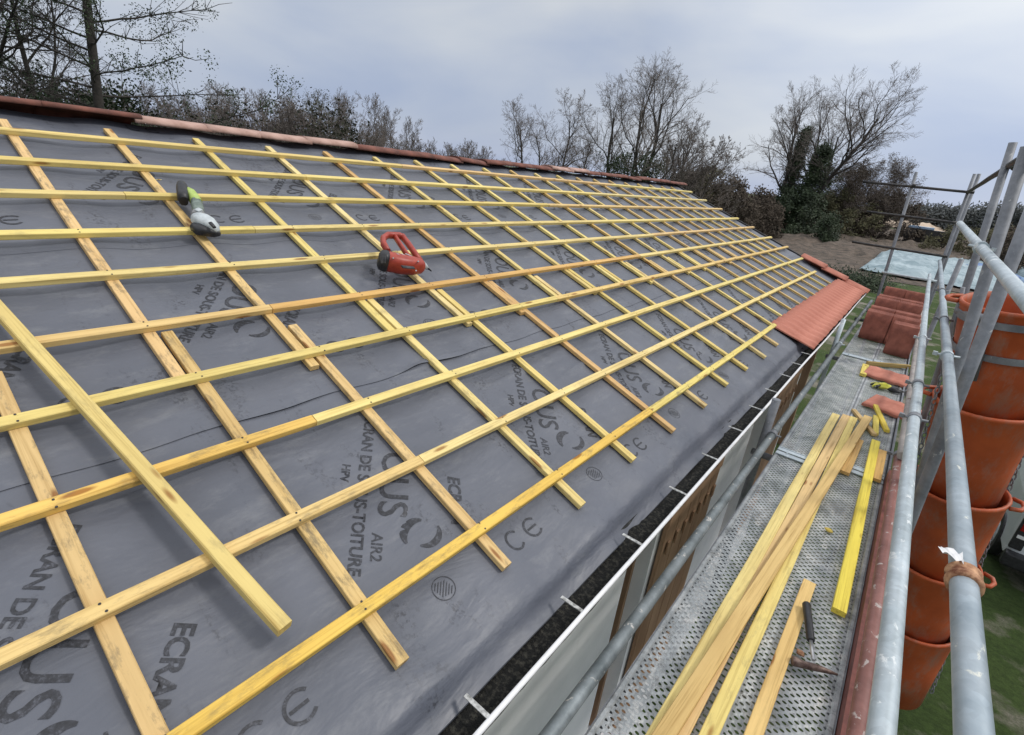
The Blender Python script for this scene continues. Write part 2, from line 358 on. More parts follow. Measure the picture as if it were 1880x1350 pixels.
# wall with openings (front), gable behind, built from blocks butted end to end
wz = 2.86
wallb = MB()
op = [(2.06, 2.44, 0.9, 2.74), (4.52, 5.08, 0.9, 2.74)]     # window openings (y0,y1,z0,z1)
ys = [YS]
for (a_, b_, z0, z1) in op:
    wallb.box(((WX - 0.1), (ys[-1] + a_) / 2, wz / 2), (0.2, a_ - ys[-1], wz))
    wallb.box(((WX - 0.1), (a_ + b_) / 2, z0 / 2), (0.2, b_ - a_, z0)); wallb.box(((WX - 0.1), (a_ + b_) / 2, (z1 + wz) / 2), (0.2, b_ - a_, wz - z1))
    ys.append(b_)
wallb.box(((WX - 0.1), (ys[-1] + 6.7) / 2, wz / 2), (0.2, 6.7 - ys[-1], wz))
wallb.box((WX - 2.1, 6.6, wz / 2), (3.8, 0.2, wz)); wallb.box((WX - 2.1, YS + 0.1, wz / 2), (3.8, 0.2, wz))
hbuild(wallb, 'wall', RENDER)
for (a_, b_, z0, z1) in op:
    f = MB(); f.box((WX - 0.12, (a_ + b_) / 2, (z0 + z1) / 2), (0.02, b_ - a_ - 0.004, z1 - z0 - 0.004)); win = hbuild(f, 'window', simple('dark_glass', (0.01, 0.01, 0.012), (0.03, 0.03, 0.035), 2, 0.15, 0, 0))
    f = MB()
    for yy in (a_ + 0.02, b_ - 0.02): f.box((WX - 0.095, yy, (z0 + z1) / 2), (0.03, 0.036, z1 - z0 - 0.01))
    hbuild(f, 'window_frame', BROWNW, win)
def shutter(y0, y1, z0, z1):
    f = MB(); n = 9; x = WX + 0.025
    f.box((x, (y0 + y1) / 2, z0 + 0.04), (0.035, y1 - y0, 0.08)); f.box((x, (y0 + y1) / 2, z1 - 0.04), (0.035, y1 - y0, 0.08))
    k = 5; wdt = (y1 - y0) / k
    for i in range(k): f.box((x - 0.002, y0 + wdt * (i + 0.5), (z0 + z1) / 2), (0.025, wdt - 0.012, z1 - z0 - 0.165), bev=0.003)
    for i in range(7): f.box((x + 0.022, y0 + 0.07 + (y1 - y0 - 0.14) * i / 6, z1 - 0.26), (0.008, 0.035, 0.09), Matrix.Identity(4))
    hbuild(f, 'shutter', BROWNW)
shutter(2.49, 3.45, 0.85, 2.76); shutter(5.14, 6.30, 0.85, 2.76)
# rafters and roof boards under the underlay
rb = MB()
def slab(v0, v1, h0, h1, u0, u1):
    vs = [E(u, v, h) for h in (h0, h1) for v in (v0, v1) for u in (u0, u1)]
    rb.add(vs, [(0, 1, 3, 2), (4, 6, 7, 5), (0, 4, 5, 1), (2, 3, 7, 6), (0, 2, 6, 4), (1, 5, 7, 3)])
slab(-0.12, 10.55, -0.075, -0.045, U0, U1 - 0.05)
hbuild(rb, 'roof_boards', simple('roof_board_wood', (0.10, 0.07, 0.045), (0.2, 0.14, 0.09), 6, 0.9))
bs = MB()    # far slope of the roof
r1 = E(0, -0.2, -0.03); 
for (y0, y1) in ((YS, YE - 0.03),):
    p = [Vector((r1.x, y0, r1.z)), Vector((r1.x, y1, r1.z)), Vector((r1.x - 3.6, y1, r1.z - 1.31)), Vector((r1.x - 3.6, y0, r1.z - 1.31))]
    bs.add(p + [q - Vector((0, 0, 0.05)) for q in p], [(0, 3, 2, 1), (4, 5, 6, 7), (0, 1, 5, 4), (1, 2, 6, 5), (2, 3, 7, 6), (3, 0, 4, 7)])
hbuild(bs, 'roof', TERRAD)
vb = MB()
vb.add([E(u, v, h) for u in (U1 - 0.04, U1 + 0.06) for v, h in ((-0.2, 0.012), (9.7, 0.012), (9.7, -0.17), (-0.2, -0.17))], [(0, 3, 2, 1), (4, 5, 6, 7), (0, 1, 5, 4), (1, 2, 6, 5), (2, 3, 7, 6), (3, 0, 4, 7)])
hbuild(vb, 'barge_board', DARKIRON)
fb = MB(); fb.box((eave.x - 0.06, (YS + YE) / 2, eave.z - 0.17), (0.025, YE - YS - 0.1, 0.16)); hbuild(fb, 'fascia', BROWNW)
pst = MB()
for yy in (10.35,): pst.box((-0.95, yy, 1.45), (0.12, 0.12, 2.9))
hbuild(pst, 'porch_post', BROWNW)
# gutter: half round, white bead, dark debris inside, pale straps
LX, LZ = -0.507, H - 1.40; GR = 0.075
gut = MB(); prof = []
for k in range(11):
    a_ = math.pi * k / 12; prof.append((LX - GR + GR * math.cos(a_), LZ - 0.008 - GR * math.sin(a_)))
inner = [(LX - GR + (GR - 0.004) * math.cos(math.pi * k / 12), LZ - 0.008 - (GR - 0.004) * math.sin(math.pi * k / 12)) for k in range(10, -1, -1)]
pr = prof + inner; rows = []
ny = 40
for i in range(ny + 1):
    y = YS + (YE + 0.02 - YS) * i / ny; wob = 0.006 * noise.noise(Vector((y * 0.7, 1, 3)))
    rows.append([Vector((x + wob, y, z + 0.5 * wob)) for x, z in pr])
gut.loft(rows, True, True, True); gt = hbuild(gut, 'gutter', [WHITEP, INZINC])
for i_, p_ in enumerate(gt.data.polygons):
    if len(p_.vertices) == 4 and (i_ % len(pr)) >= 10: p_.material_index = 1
bd = MB(); bd.tube([(LX + 0.006 * noise.noise(Vector((y * 0.7, 1, 3))), y, LZ) for y in [YS + (YE + 0.02 - YS) * i / ny for i in range(ny + 1)]], 0.009, 8)
hbuild(bd, 'gutter_bead', WHITEP, gt)
db = MB(); nx_, ny_ = 8, 420; vs = []
for j in range(ny_ + 1):
    y = YS + 0.01 + (YE - YS - 0.02) * j / ny_
    for i in range(nx_ + 1):
        t_ = i / nx_; xx = LX - GR + (t_ * 2 - 1) * (GR - 0.012)
        z = LZ - 0.064 + 0.008 * noise.noise(Vector((xx * 20, y * 14, 2))) + 0.005 * noise.noise(Vector((xx * 60, y * 50, 7)))
        vs.append((xx, y, z))
db.add(vs, [(j * (nx_ + 1) + i, j * (nx_ + 1) + i + 1, (j + 1) * (nx_ + 1) + i + 1, (j + 1) * (nx_ + 1) + i) for j in range(ny_) for i in range(nx_)], True)
tag(hbuild(db, 'gutter_debris', DEBRIS, gt), kind='stuff')
for yy in (0.3, 0.76, 1.25, 1.72, 2.22, 2.69, 3.18, 3.65, 4.11, 4.6, 5.05, 5.5, 6, 6.5, 7, 7.6, 8.2, 8.8, 9.5, 10.2):
    st = MB(); st.box((LX - 0.048, yy, LZ + 0.003), (0.096, 0.014, 0.003)); hbuild(st, 'gutter_strap', STRAP, gt)

# ------------------------------------------------------------ underlay strips
CREASES = [((3.9, 7.70), (4.85, 7.55), 0.013, 0.035), ((4.85, 7.55), (5.8, 7.62), 0.011, 0.03), ((5.3, 8.35), (7.4, 8.15), 0.010, 0.06), ((6.0, 8.8), (8.3, 8.45), 0.008, 0.05), ((8.0, 8.9), (9.6, 8.7), 0.007, 0.04), ((4.3, 7.95), (5.2, 7.9), 0.006, 0.03),
           ((10.5, 9.6), (12, 9.2), 0.010, 0.05), ((11.2, 9.9), (13.5, 9.3), 0.009, 0.06), ((6.6, 2.1), (6.9, 3.0), 0.006, 0.05), ((2.0, 10.9), (5.5, 10.75), 0.005, 0.05), ((12.6, 8.5), (14.1, 8.3), 0.009, 0.05), ((7.9, 9.9), (9.5, 9.7), 0.006, 0.04), ((2.2, 8.7), (2.9, 8.2), 0.004, 0.05)]
_cr = random.Random(12)
for _ in range(120):
    cu, cv = _cr.uniform(-1, 15), _cr.uniform(0.6, 10.4); la = _cr.uniform(0.25, 0.9); an = _cr.gauss(0.0, 0.35) if _cr.random() < 0.65 else _cr.uniform(0, 3.1)
    CREASES.append(((cu, cv), (cu + la * math.cos(an), cv - la * math.sin(an)), _cr.uniform(0.002, 0.0065) * _cr.choice((1, 1, -1)), _cr.uniform(0.02, 0.045)))
def seg_d(u, v, a, b):
    ax, ay = a; bx, by = b; dx, dy = bx - ax, by - ay; t = max(0, min(1, ((u - ax) * dx + (v - ay) * dy) / (dx * dx + dy * dy)))
    return math.hypot(u - ax - t * dx, v - ay - t * dy), t
def hfun(u, v):
    fr = ((u - 0.372) / 1.386) % 1.0; s = math.sin(math.pi * fr) ** 2
    h = -0.002 - 0.013 * s
    h += (0.3 + s) * (0.006 * noise.noise(Vector((u * 0.9, v * 1.4, 0.3))) + 0.0035 * noise.noise(Vector((u * 2.1 + v, v * 3.0, 4.3))) - 0.003)
    if u < 15.5:
        for a, b, am, wd in CREASES:
            if min(a[0], b[0]) - 0.3 < u < max(a[0], b[0]) + 0.3 and min(a[1], b[1]) - 0.3 < v < max(a[1], b[1]) + 0.3:
                d, t = seg_d(u, v, a, b); h += 1.3 * am * math.exp(-(d / wd) ** 2) * (0.25 + math.sin(math.pi * max(0.02, min(0.98, t)))) * 0.8
    if v > 10.5:
        x = (v - 10.5) * S; h -= 0.35 * x * x + 0.04 * x + 0.040 * (1 / (1 + math.exp(-(v - 10.84) / 0.022))) + 0.015 * max(0, x * 6) * noise.noise(Vector((u * 0.6, 7, 1))); h += 0.010 * (x / 0.14) * noise.noise(Vector((u * 2.2, 3, 1)))
    return h
EDGES = [0.74, 4.18, 7.62, 11.03]
def strip(k):
    v1 = EDGES[k]; v0 = (EDGES[k - 1] - 0.45) if k else -0.2
    def hh(u, v):
        lift = (0.0018 * (k == 2) + (0.012 * math.exp(-((u - 4.9) / 0.6) ** 2) + 0.006 * math.exp(-((u - 2.5) / 0.5) ** 2)) * (k == 2) * max(0, 1 - (v1 - v) / 0.35)) * max(0, min(1, (v - (v1 - 0.45)) / 0.1)) if k < 3 else 0
        return hfun(u, v) + lift - (0.0022 if v < v0 + 0.4 and k else 0) - (0.0012 * k)
    us = []; u = U0
    while u < U1 - 0.02: us.append(u); u += 0.055 if 0 <= u < 12 else (0.09 if u < 18 else 0.2)
    us.append(U1 - 0.02); nv = int((v1 - v0) / 0.055); vv = [v0 + (v1 - v0) * j / nv for j in range(nv + 1)]
    g = MB(); vs = []
    for j, v in enumerate(vv):
        for u in us:
            e = 0.006 * noise.noise(Vector((u * 1.3, k * 9, 2))) if j == nv else 0
            vs.append(E(u, v + e, hh(u, v)))
    n = len(us)
    fs = [(j * n + i, j * n + i + 1, (j + 1) * n + i + 1, (j + 1) * n + i) for j in range(nv) for i in range(n - 1)]
    g.add(vs, fs, True)
    if k == 3:      # hem hanging into the gutter
        top = vs[-n:]; g.add(list(top) + [Vector(p) + Vector((0.001, 0, -0.006)) for p in top], [(i, i + n, i + n + 1, i + 1)[::-1] for i in range(n - 1)], True)
    return g.build('underlay_strip', UNDER), hh
ORDS = ['first', 'second', 'third', 'fourth', 'fifth', 'sixth', 'seventh', 'eighth', 'ninth', 'tenth', 'eleventh', 'twelfth', 'thirteenth', 'fourteenth', 'fifteenth', 'sixteenth', 'seventeenth', 'eighteenth', 'nineteenth', 'twentieth', 'twenty-first', 'twenty-second', 'twenty-third', 'twenty-fourth', 'twenty-fifth', 'twenty-sixth', 'twenty-seventh', 'twenty-eighth', 'twenty-ninth', 'thirtieth']
SL = ['narrow band of grey roofing underlay just below the ridge', 'grey roofing underlay band under the cordless tool, upper slope', 'grey roofing underlay band under the red nail gun, middle slope', 'widest grey roofing underlay band folding over into the gutter']
_tc = {}
def text_geo(body, size, bold=0.0, space=1.0):
    key = (body, size, bold)
    if key in _tc: return _tc[key]
    c = bpy.data.curves.new('lettering', 'FONT'); c.body = body; c.size = size; c.offset = bold; c.resolution_u = 3; c.space_character = space
    o = bpy.data.objects.new('lettering', c); COL.objects.link(o)
    dg = bpy.context.evaluated_depsgraph_get(); me = bpy.data.meshes.new_from_object(o.evaluated_get(dg))
    bm = bmesh.new(); bm.from_mesh(me)
    bmesh.ops.remove_doubles(bm, verts=bm.verts, dist=size * 0.002)
    for _ in range(3):
        bmesh.ops.triangulate(bm, faces=bm.faces[:])
        es = [e for e in bm.edges if e.calc_length() > 0.06]
        if not es: break
        bmesh.ops.subdivide_edges(bm, edges=es, cuts=1)
    bmesh.ops.triangulate(bm, faces=bm.faces[:]); bm.verts.index_update()
    r = ([(v.co.x, v.co.y) for v in bm.verts], [[v.index for v in f.verts] for f in bm.faces])
    bm.free(); bpy.data.objects.remove(o); bpy.data.curves.remove(c); bpy.data.meshes.remove(me)
    _tc[key] = r; return r
def ring_geo(cx, cy, r, w, a0, a1, n=22, taper=False):
    vs = []; fs = []
    for i in range(n + 1):
        t = i / n; a = math.radians(a0 + (a1 - a0) * t); ww = w * (math.sin(math.pi * (0.08 + 0.84 * t)) if taper else 1)
        vs += [(cx + (r - ww / 2) * math.cos(a), cy + (r - ww / 2) * math.sin(a)), (cx + (r + ww / 2) * math.cos(a), cy + (r + ww / 2) * math.sin(a))]
    fs = [(2 * i, 2 * i + 1, 2 * i + 3, 2 * i + 2) for i in range(n)]
    return vs, fs
def put(geo, o, ang, mb, hh, vlim):
    """geo in letter space (x reading direction, y letter top) -> roof; ang = angle of reading direction from +u towards -v (up slope)"""
    vs, fs = geo; ca, sa = math.cos(ang), math.sin(ang); pts = []; ok = []
    for x, y in vs:
        u = o[0] + x * ca - y * sa; v = o[1] - (x * sa + y * ca)
        ok.append(vlim[0] < v < vlim[1] and U0 < u < U1 - 0.3); pts.append(E(u, v, hh(u, v) + 0.0016))
    fs = [f for f in fs if all(ok[i] for i in f)]
    mb.add(pts, fs, True)
RA = math.atan2(-0.78, -0.62)               # reading direction of the slanted print
for k in range(4):
    ob, hh = strip(k); tag(ob, SL[k], 'roofing underlay', 'lapped bands of roofing underlay')
    lo = (EDGES[k - 1] if k else -0.15) + 0.02; hi = EDGES[k] - 0.02
    dv = (k - 3) * 3.44
    ct = ring_geo(0.13, 0.13, 0.105, 0.026, 42, 318); e1 = ring_geo(0.44, 0.13, 0.105, 0.026, 42, 318)
    bar = ([(0.36, 0.117), (0.50, 0.117), (0.50, 0.143), (0.36, 0.143)], [(0, 1, 2, 3)])
    for i in range(-1, 11):
        mb = MB()
        du = 2.70 * i; lim = (lo, hi)
        for gq in (ct, e1, bar): put(gq, (0.81 + du, 10.40 + dv), 0, mb, hh, lim)
        o = Vector((-0.27 + du, 9.17 + dv))
        def at2(a, b): return (o.x + a * -0.62 + b * 0.78, o.y + a * 0.78 + b * 0.62)
        if i <= 7:
            put(text_geo('ECRAN DE SOUS-TOITURE', 0.165, 0.004), at2(-1.35, -0.03), RA, mb, hh, lim)
            put(text_geo('HPV', 0.12, 0.003), at2(-0.62, -0.2), RA, mb, hh, lim)
            put(text_geo('OUS', 0.42, 0.004), at2(-0.86, 0.20), RA, mb, hh, lim)
            put(text_geo('AIR2', 0.15, 0.002), at2(0.16, 0.16), RA, mb, hh, lim)
            put(text_geo('ECRAN', 0.20, 0.006), at2(-0.64, 0.94), RA, mb, hh, lim)
            put(ring_geo(0, 0, 0.16, 0.09, 20, 150, taper=True), at2(0.15, 0.62), 0.5, mb, hh, lim)
            put(ring_geo(0.05, -0.02, 0.15, 0.07, 190, 320, taper=True), at2(0.15, 0.62), 0.5, mb, hh, lim)
            if i % 2 == 0 or k == 3:
                put(ring_geo(0, 0, 0.11, 0.008, 0, 360), (2.66 + du - 2.70, 10.22 + dv), 0, mb, hh, lim)
                for q in range(7):
                    yy = -0.08 + 0.026 * q; x_ = 0.085 - 0.03 * abs(q - 3) * 0.5
                    put(([(-x_, yy), (x_, yy), (x_ * 0.8, yy + 0.009), (-x_ * 0.9, yy + 0.009)], [(0, 1, 2, 3)]), (2.66 + du - 2.70, 10.22 + dv), 0.8, mb, hh, lim)
        if mb.v: mb.build('printed_lettering', PRINT, ob)

# ------------------------------------------------------------ timbers
def timber(name, a, b, w, t, up, color, bow=0.0, seed=None, end0=0.0):
    """square-sawn timber whose underside runs from a to b; local X along its length"""
    a = Vector(a); b = Vector(b); x = (b - a); ln = x.length; x.normalize(); z = (Vector(up) - x * Vector(up).dot(x)).normalized(); y = z.cross(x)
    sd = random.random() * 100 if seed is None else seed; n = max(2, int(ln / 0.12)); c = min(w, t) * 0.09; g = MB(); rings = []
    for i in range(n + 1):
        q = ln * i / n; dy = bow * math.sin(math.pi * i / n) + 0.0022 * noise.noise(Vector((q * 1.4, sd, 0))) * (1 if 0 < i < n else 0); dz = 0
        ww = w * (1 + 0.04 * noise.noise(Vector((q * 2, sd, 5)))) / 2; tt = t * (1 + 0.03 * noise.noise(Vector((q * 2, sd, 9))))
        rings.append([Vector((q, dy + yy, zz)) for yy, zz in ((-ww + c, 0), (ww - c, 0), (ww, c), (ww, tt - c), (ww - c, tt), (-ww + c, tt), (-ww, tt - c), (-ww, c))])
    g.loft(rings, True, True, False); me = g.mesh(name, WOOD); ob = link(bpy.data.objects.new(name, me))
    M = Matrix((x, y, z)).transposed().to_4x4(); M.translation = a; ob.matrix_world = M; ob.color = color
    return ob
CT = 0.024; BT = 0.027; CW = 0.042; BW = 0.040
V = [1, 2.0, 2.984, 4.02, 5.0, 6.04, 7.016, 8.025, 9.007, 10.0]
PALE = (0.80, 0.63, 0.20); YEL = (0.79, 0.625, 0.25); ORG = (0.70, 0.44, 0.17); TAN = (0.72, 0.505, 0.205); GOLD = (0.78, 0.52, 0.12)
def col(c, a=1.0, j=0.09): f = 1 + random.uniform(-j, j * 0.5); return (c[0] * f, c[1] * f * (1 + random.uniform(-j, j) * 0.35), c[2] * f * (1 + random.uniform(-2 * j, 1.5 * j)), a - random.uniform(0, 0.3) * (a > 0.5))
OFF = 0.155
for j in range(22):
    u = 0.372 + 1.386 * j + random.uniform(-0.03, 0.03); side = 'left'
    old = j in (0, 1, 2); c = (TAN if old or j == 5 else (YEL if j in (3, 4) or random.random() < 0.55 else TAN))
    if j == 5: c = ORG
    al = 0.15 if old else 0.65
    vt = 0.42 + random.uniform(-0.05, 0.06)
    vend = {0: 6.9, 1: 6.93, 2: 7.2, 3: 6.93, 4: 7.1}.get(j, 6.97 + random.uniform(-0.1, 0.2))
    if u < 29.3:
        o = timber('counter_batten', E(u, vt, 0), E(u, vend, 0), CW, CT, UP, col(c, al), random.uniform(-0.004, 0.004))
        tag(o, f'{"grimy tan" if old else ("orange" if j == 5 else "pale")} upper counter batten running down from the ridge, {ORDS[j]} from the left', 'counter batten', 'upper counter battens running down the slope')
    u2 = u + (OFF if j != 5 else 0.125); v0 = {0: 6.33, 1: 6.13, 2: 6.38, 3: 6.1, 4: 6.12}.get(j, 6.1 + random.uniform(-0.05, 0.15))
    ve = {0: 11.2}.get(j, 10.47 + random.uniform(-0.05, 0.06))
    if j >= 11: ve = min(ve, 10.2 - 0.02 * (j - 11)) if u2 > 15.6 else ve
    if u2 < 28.2:
        vend2 = ve if u2 < 15.6 else 9.95
        o = timber('counter_batten', E(u2, v0, 0), E(u2, 10.52 if j == 0 else vend2, 0), CW, CT, UP, col(c, al), random.uniform(-0.004, 0.004))
        tag(o, f'{"grimy tan" if old else ("orange" if j == 5 else "pale")} lower counter batten ending near the eaves, {ORDS[j]} from the left', 'counter batten', 'lower counter battens running to the eaves')
rows = {0: ([(-3.5, 9.1, YEL), (9.1, 20.3, TAN), (20.3, 29.75, YEL)]), 1: [(-3.5, 5.9, YEL), (5.9, 17.2, YEL), (17.2, 29.7, YEL)], 2: [(-3.5, 2.55, YEL), (2.55, 13.2, YEL), (13.2, 29.75, TAN)],
        3: [(-3.5, 3.9, YEL), (3.9, 14.8, YEL), (14.8, 29.7, YEL)], 4: [(-3.5, 6.0, YEL), (6.0, 16.9, YEL), (16.9, 29.7, TAN)], 5: [(-3.5, 3.15, TAN), (3.15, 14.0, ORG), (14.0, 29.7, YEL)],
        6: [(-3.5, 1.0, PALE), (1.0, 8.45, YEL), (8.45, 18, TAN), (18, 29.6, TAN)], 7: [(-3.5, 2.62, GOLD), (2.62, 13.5, YEL), (13.5, 28.7, YEL)], 8: [(-3.5, 3.3, TAN), (3.3, 12.5, YEL), (12.5, 27.2, YEL)],
        9: [(-3.5, 7.3, GOLD), (7.3, 15.65, PALE)]}
parts_n = {2: ['near', 'far'], 3: ['near left', 'middle', 'far right'], 4: ['nearest left', 'second', 'third', 'farthest right']}
for r, segs in rows.items():
    for si, (a, b, c) in enumerate(segs):
        al = 0.35 if (r == 9) else (0.6 if r in (7, 8) and si == 0 else 0.9)
        jv = random.uniform(-0.012, 0.012)
        o = timber('tiling_batten', E(a + 0.004, V[r] + jv, CT), E(b - 0.004, V[r] + jv + random.uniform(-0.012, 0.012), CT), BW, BT, UP, col(c, al), random.uniform(-0.005, 0.005))
        rn = 'top' if r == 0 else ('lowest' if r == 9 else ORDS[r])
        cn = {YEL: 'yellow', PALE: 'pale yellow', ORG: 'orange', TAN: 'tan', GOLD: 'golden'}[c]
        tag(o, f'{cn} tiling batten, {parts_n[len(segs)][si]} length of the {rn} row' + ('' if r in (0, 9) else ' below the ridge'), 'tiling batten', 'horizontal tiling battens across the roof')
NM = MB(); NM.tube([(0, 0, -0.001), (0, 0, 0.0012)], 0.0034, 8); NME = NM.mesh('nail_head', DARKIRON)
for o in [q for q in COL.objects if q.name.startswith('tiling_batten')]:
    inv = o.matrix_world.inverted()
    for j in range(9):
        u = 0.372 + 1.386 * j; row_v = ((o.matrix_world.translation - O).dot(HOR)) / S
        if row_v > 6.5 and j != 5: u += OFF
        for dd in (-0.012, 0.014):
            q = inv @ E(u + random.uniform(-.02, .02), row_v + dd * 1.2 * (1 if dd > 0 else 1), CT + BT)
            if 0.03 < q.x < max(v.co.x for v in o.data.vertices) - 0.03 and row_v > 3.5:
                nn = bpy.data.objects.new('nail', NME); COL.objects.link(nn); nn.parent = o; nn.location = (q.x, dd + random.uniform(-.004, .004), BT + 0.0002)
# loose batten lying across the near rows
o = timber('loose_batten', E(0.55, 4.45, CT + BT), E(1.345, 9.82, CT + BT), 0.040, 0.034, UP, col(YEL, 0.95), 0.003)
tag(o, 'loose yellow batten laid steeply across the near tiling battens', 'batten')
# wood chip and paper scraps on the underlay
for nm, u, v, sz, lb in (('wood_chip', 1.95, 10.42, 0.022, 'small yellow wood chip on the underlay near the gutter'), ('wood_chip', 3.27, 2.15, 0.018, 'small pale wood chip beside the second counter batten')):
    g = MB(); c0 = E(u, v, hfun(u, v) + 0.001)
    g.add([c0 + Vector((0, -sz, 0)), c0 + HOR * 0.006 + Vector((0, 0.3 * sz, 0)), c0 + Vector((0, sz, 0)), c0 - HOR * 0.006, c0 + UP * 0.004 + HOR * 0.001], [(0, 1, 4), (1, 2, 4), (2, 3, 4), (3, 0, 4), (3, 2, 1, 0)])
    q = g.build(nm, WOOD); q.color = (0.9, 0.85, 0.4, 1); tag(q, lb, 'wood chip')

# ------------------------------------------------------------ tiles
def tile_mesh(name, mat, wd=0.25, ln=0.46, amp=0.016, th=0.012, rolls=1, nseg=14, pw=0.8):
    g = MB(); nx, ny = nseg, 4
    def z(s): return amp * (0.5 - 0.5 * math.cos(2 * math.pi * rolls * s)) ** pw
    top = []; bot = []
    for j in range(ny + 1):
        for i in range(nx + 1):
            s = i / nx; yy = ln * j / ny; zz = z(s)
            top.append(Vector(((s - 0.5) * wd, yy, zz + th))); bot.append(Vector(((s - 0.5) * wd, yy, zz)))
    n = nx + 1; N0 = len(top); fs = []
    for j in range(ny):
        for i in range(nx):
            a = j * n + i; fs.append((a, a + 1, a + n + 1, a + n)); fs.append((N0 + a, N0 + a + n, N0 + a + n + 1, N0 + a + 1))
    g.add(top + bot, fs, True); sd = []
    for i in range(nx): sd.append((i, N0 + i, N0 + i + 1, i + 1)); k = ny * n + i; sd.append((k, k + 1, N0 + k + 1, N0 + k))
    for j in range(ny): a = j * n; sd.append((a, a + n, N0 + a + n, N0 + a)); a = j * n + nx; sd.append((a, N0 + a, N0 + a + n, a + n))
    for f in sd: g.f.append(f); g.sm.append(False)
    return g.mesh(name, mat)
TM = tile_mesh('roof_tile', TERRA, 0.226, 0.47, 0.030, 0.012, 1)
RB = Matrix((Vector((0, 1, 0)), -HOR, UP)).transposed()      # local x along the eaves, y up the slope
def place(me, name, loc, rot, parent=None):
    o = bpy.data.objects.new(name, me); COL.objects.link(o); M = rot.to_4x4(); M.translation = loc; o.matrix_world = M; return o
nt_ = 21; du = (28.9 - 15.75) / nt_
for i in range(nt_):
    u = 15.75 + du * (i + 0.5)
    dr = random.uniform(-0.03, 0.03)
    M = RB @ Matrix.Rotation(math.radians(-3.5), 3, 'X') @ Matrix.Rotation(random.uniform(-0.008, 0.008), 3, 'Z')
    o = place(TM, 'roof_tile', E(u, 11.18 + dr * 0.5, 0.03), M)
    lab = 'first new terracotta tile of the eaves course, nearest the open underlay' if i == 0 else f'{ORDS[i]} terracotta tile along the eaves course, counted away from the camera'
    tag(o, lab, 'roof tile', 'new tiles laid along the eaves')
vg = MB()
vg.loft([[Vector((x, y, z)) for x, z in ((-0.12, 0.0), (-0.11, 0.018), (-0.03, 0.05), (0.09, 0.055), (0.125, 0.04), (0.13, -0.09), (0.118, -0.09), (0.112, 0.03), (0.085, 0.043), (-0.03, 0.038), (-0.1, 0.006))] for y in (0, 0.15, 0.3, 0.44)], True, True, True)
VM = vg.mesh('verge_tile', TERRA)
for i, (v, h) in enumerate(((11.28, 0.045), (10.2, 0.055), (9.1, 0.06))):
    o = place(VM, 'verge_tile', E(29.25, v, h), RB @ Matrix.Rotation(math.radians(-3), 3, 'X') @ Matrix.Rotation(0.02 * (i % 2), 3, 'Z'))
    tag(o, ['corner verge tile at the eaves end of the roof', 'second verge tile up from the eaves corner', 'topmost verge tile, where the verge course stops'][i], 'verge tile', 'terracotta verge tiles at the far gable')
# ridge tiles: low arched caps, overlapping
def ridge_mesh(mat, ln, wd, hg, thick=0.014):
    g = MB(); n = 14; rings = []
    for j in range(4):
        x = ln * j / 3; k = 1 + 0.06 * (j / 3); r = []
        for i in range(n + 1): a = math.pi * i / n; r.append(Vector((x, -wd / 2 * k * math.cos(a), hg * k * math.sin(a) ** 0.7)))
        for i in range(n, -1, -1): a = math.pi * i / n; r.append(Vector((x, -(wd / 2 * k - thick) * math.cos(a), (hg * k - thick) * math.sin(a) ** 0.7)))
        rings.append(r)
    g.loft(rings, True, True, True); return g.mesh('ridge_tile', mat)
RX = Matrix((Vector((0, 1, 0)), Vector((-1, 0, 0)), Vector((0, 0, 1)))).transposed()
spec = [(-1.5, 1.35, 'd', 0.0, 0), (-0.2, 1.35, 'd', 0.0, 0), (1.1, 1.3, 'd', 0.004, 0), (2.35, 1.33, 'd', 0.006, -1.0), (3.62, 1.3, 'p', 0.005, -1), (4.86, 1.0, 'p', 0.0, -1), (5.8, 1.25, 'p', -0.005, -1), (7.0, 1.3, 'p', -0.005, 0)]
u = 8.3; i = 0
while u < 29.6:
    kind = 'p' if 16 < u < 18.5 else 'd'; spec.append((u, 1.3 if kind == 'd' else 1.4, kind, random.uniform(-0.03, -0.012) if kind == 'd' else 0.0, random.uniform(-2.5, 2))); u += 1.25; i += 1
_rc = {}
for i, (u, ln, kind, dz, tilt) in enumerate(spec):
    key = (round(ln, 2), kind)
    if key not in _rc: _rc[key] = ridge_mesh(TERRAD if kind == 'd' else TERRAP, ln * S * 1.04, 0.25 if kind == 'd' else 0.24, 0.050 if kind == 'd' else 0.050)
    base = E(u, -0.2, 0.0)
    p = Vector((base.x + 0.015, base.y, base.z - 0.006 + dz + min(0.03, u * 0.0013)))
    o = place(_rc[key], 'ridge_tile', p, RX @ Matrix.Rotation(math.radians(-tilt), 3, 'Y') @ Matrix.Rotation(math.radians(random.uniform(-2.5, 2.5)), 3, 'Z') @ Matrix.Rotation(math.radians(-16 if u < 3 else 0), 3, 'X'))
    tag(o, f'{"dark red" if kind == "d" else "pale pink"} arched ridge tile, {ORDS[i]} along the ridge from the left', 'ridge tile', 'ridge tiles along the top of the roof')

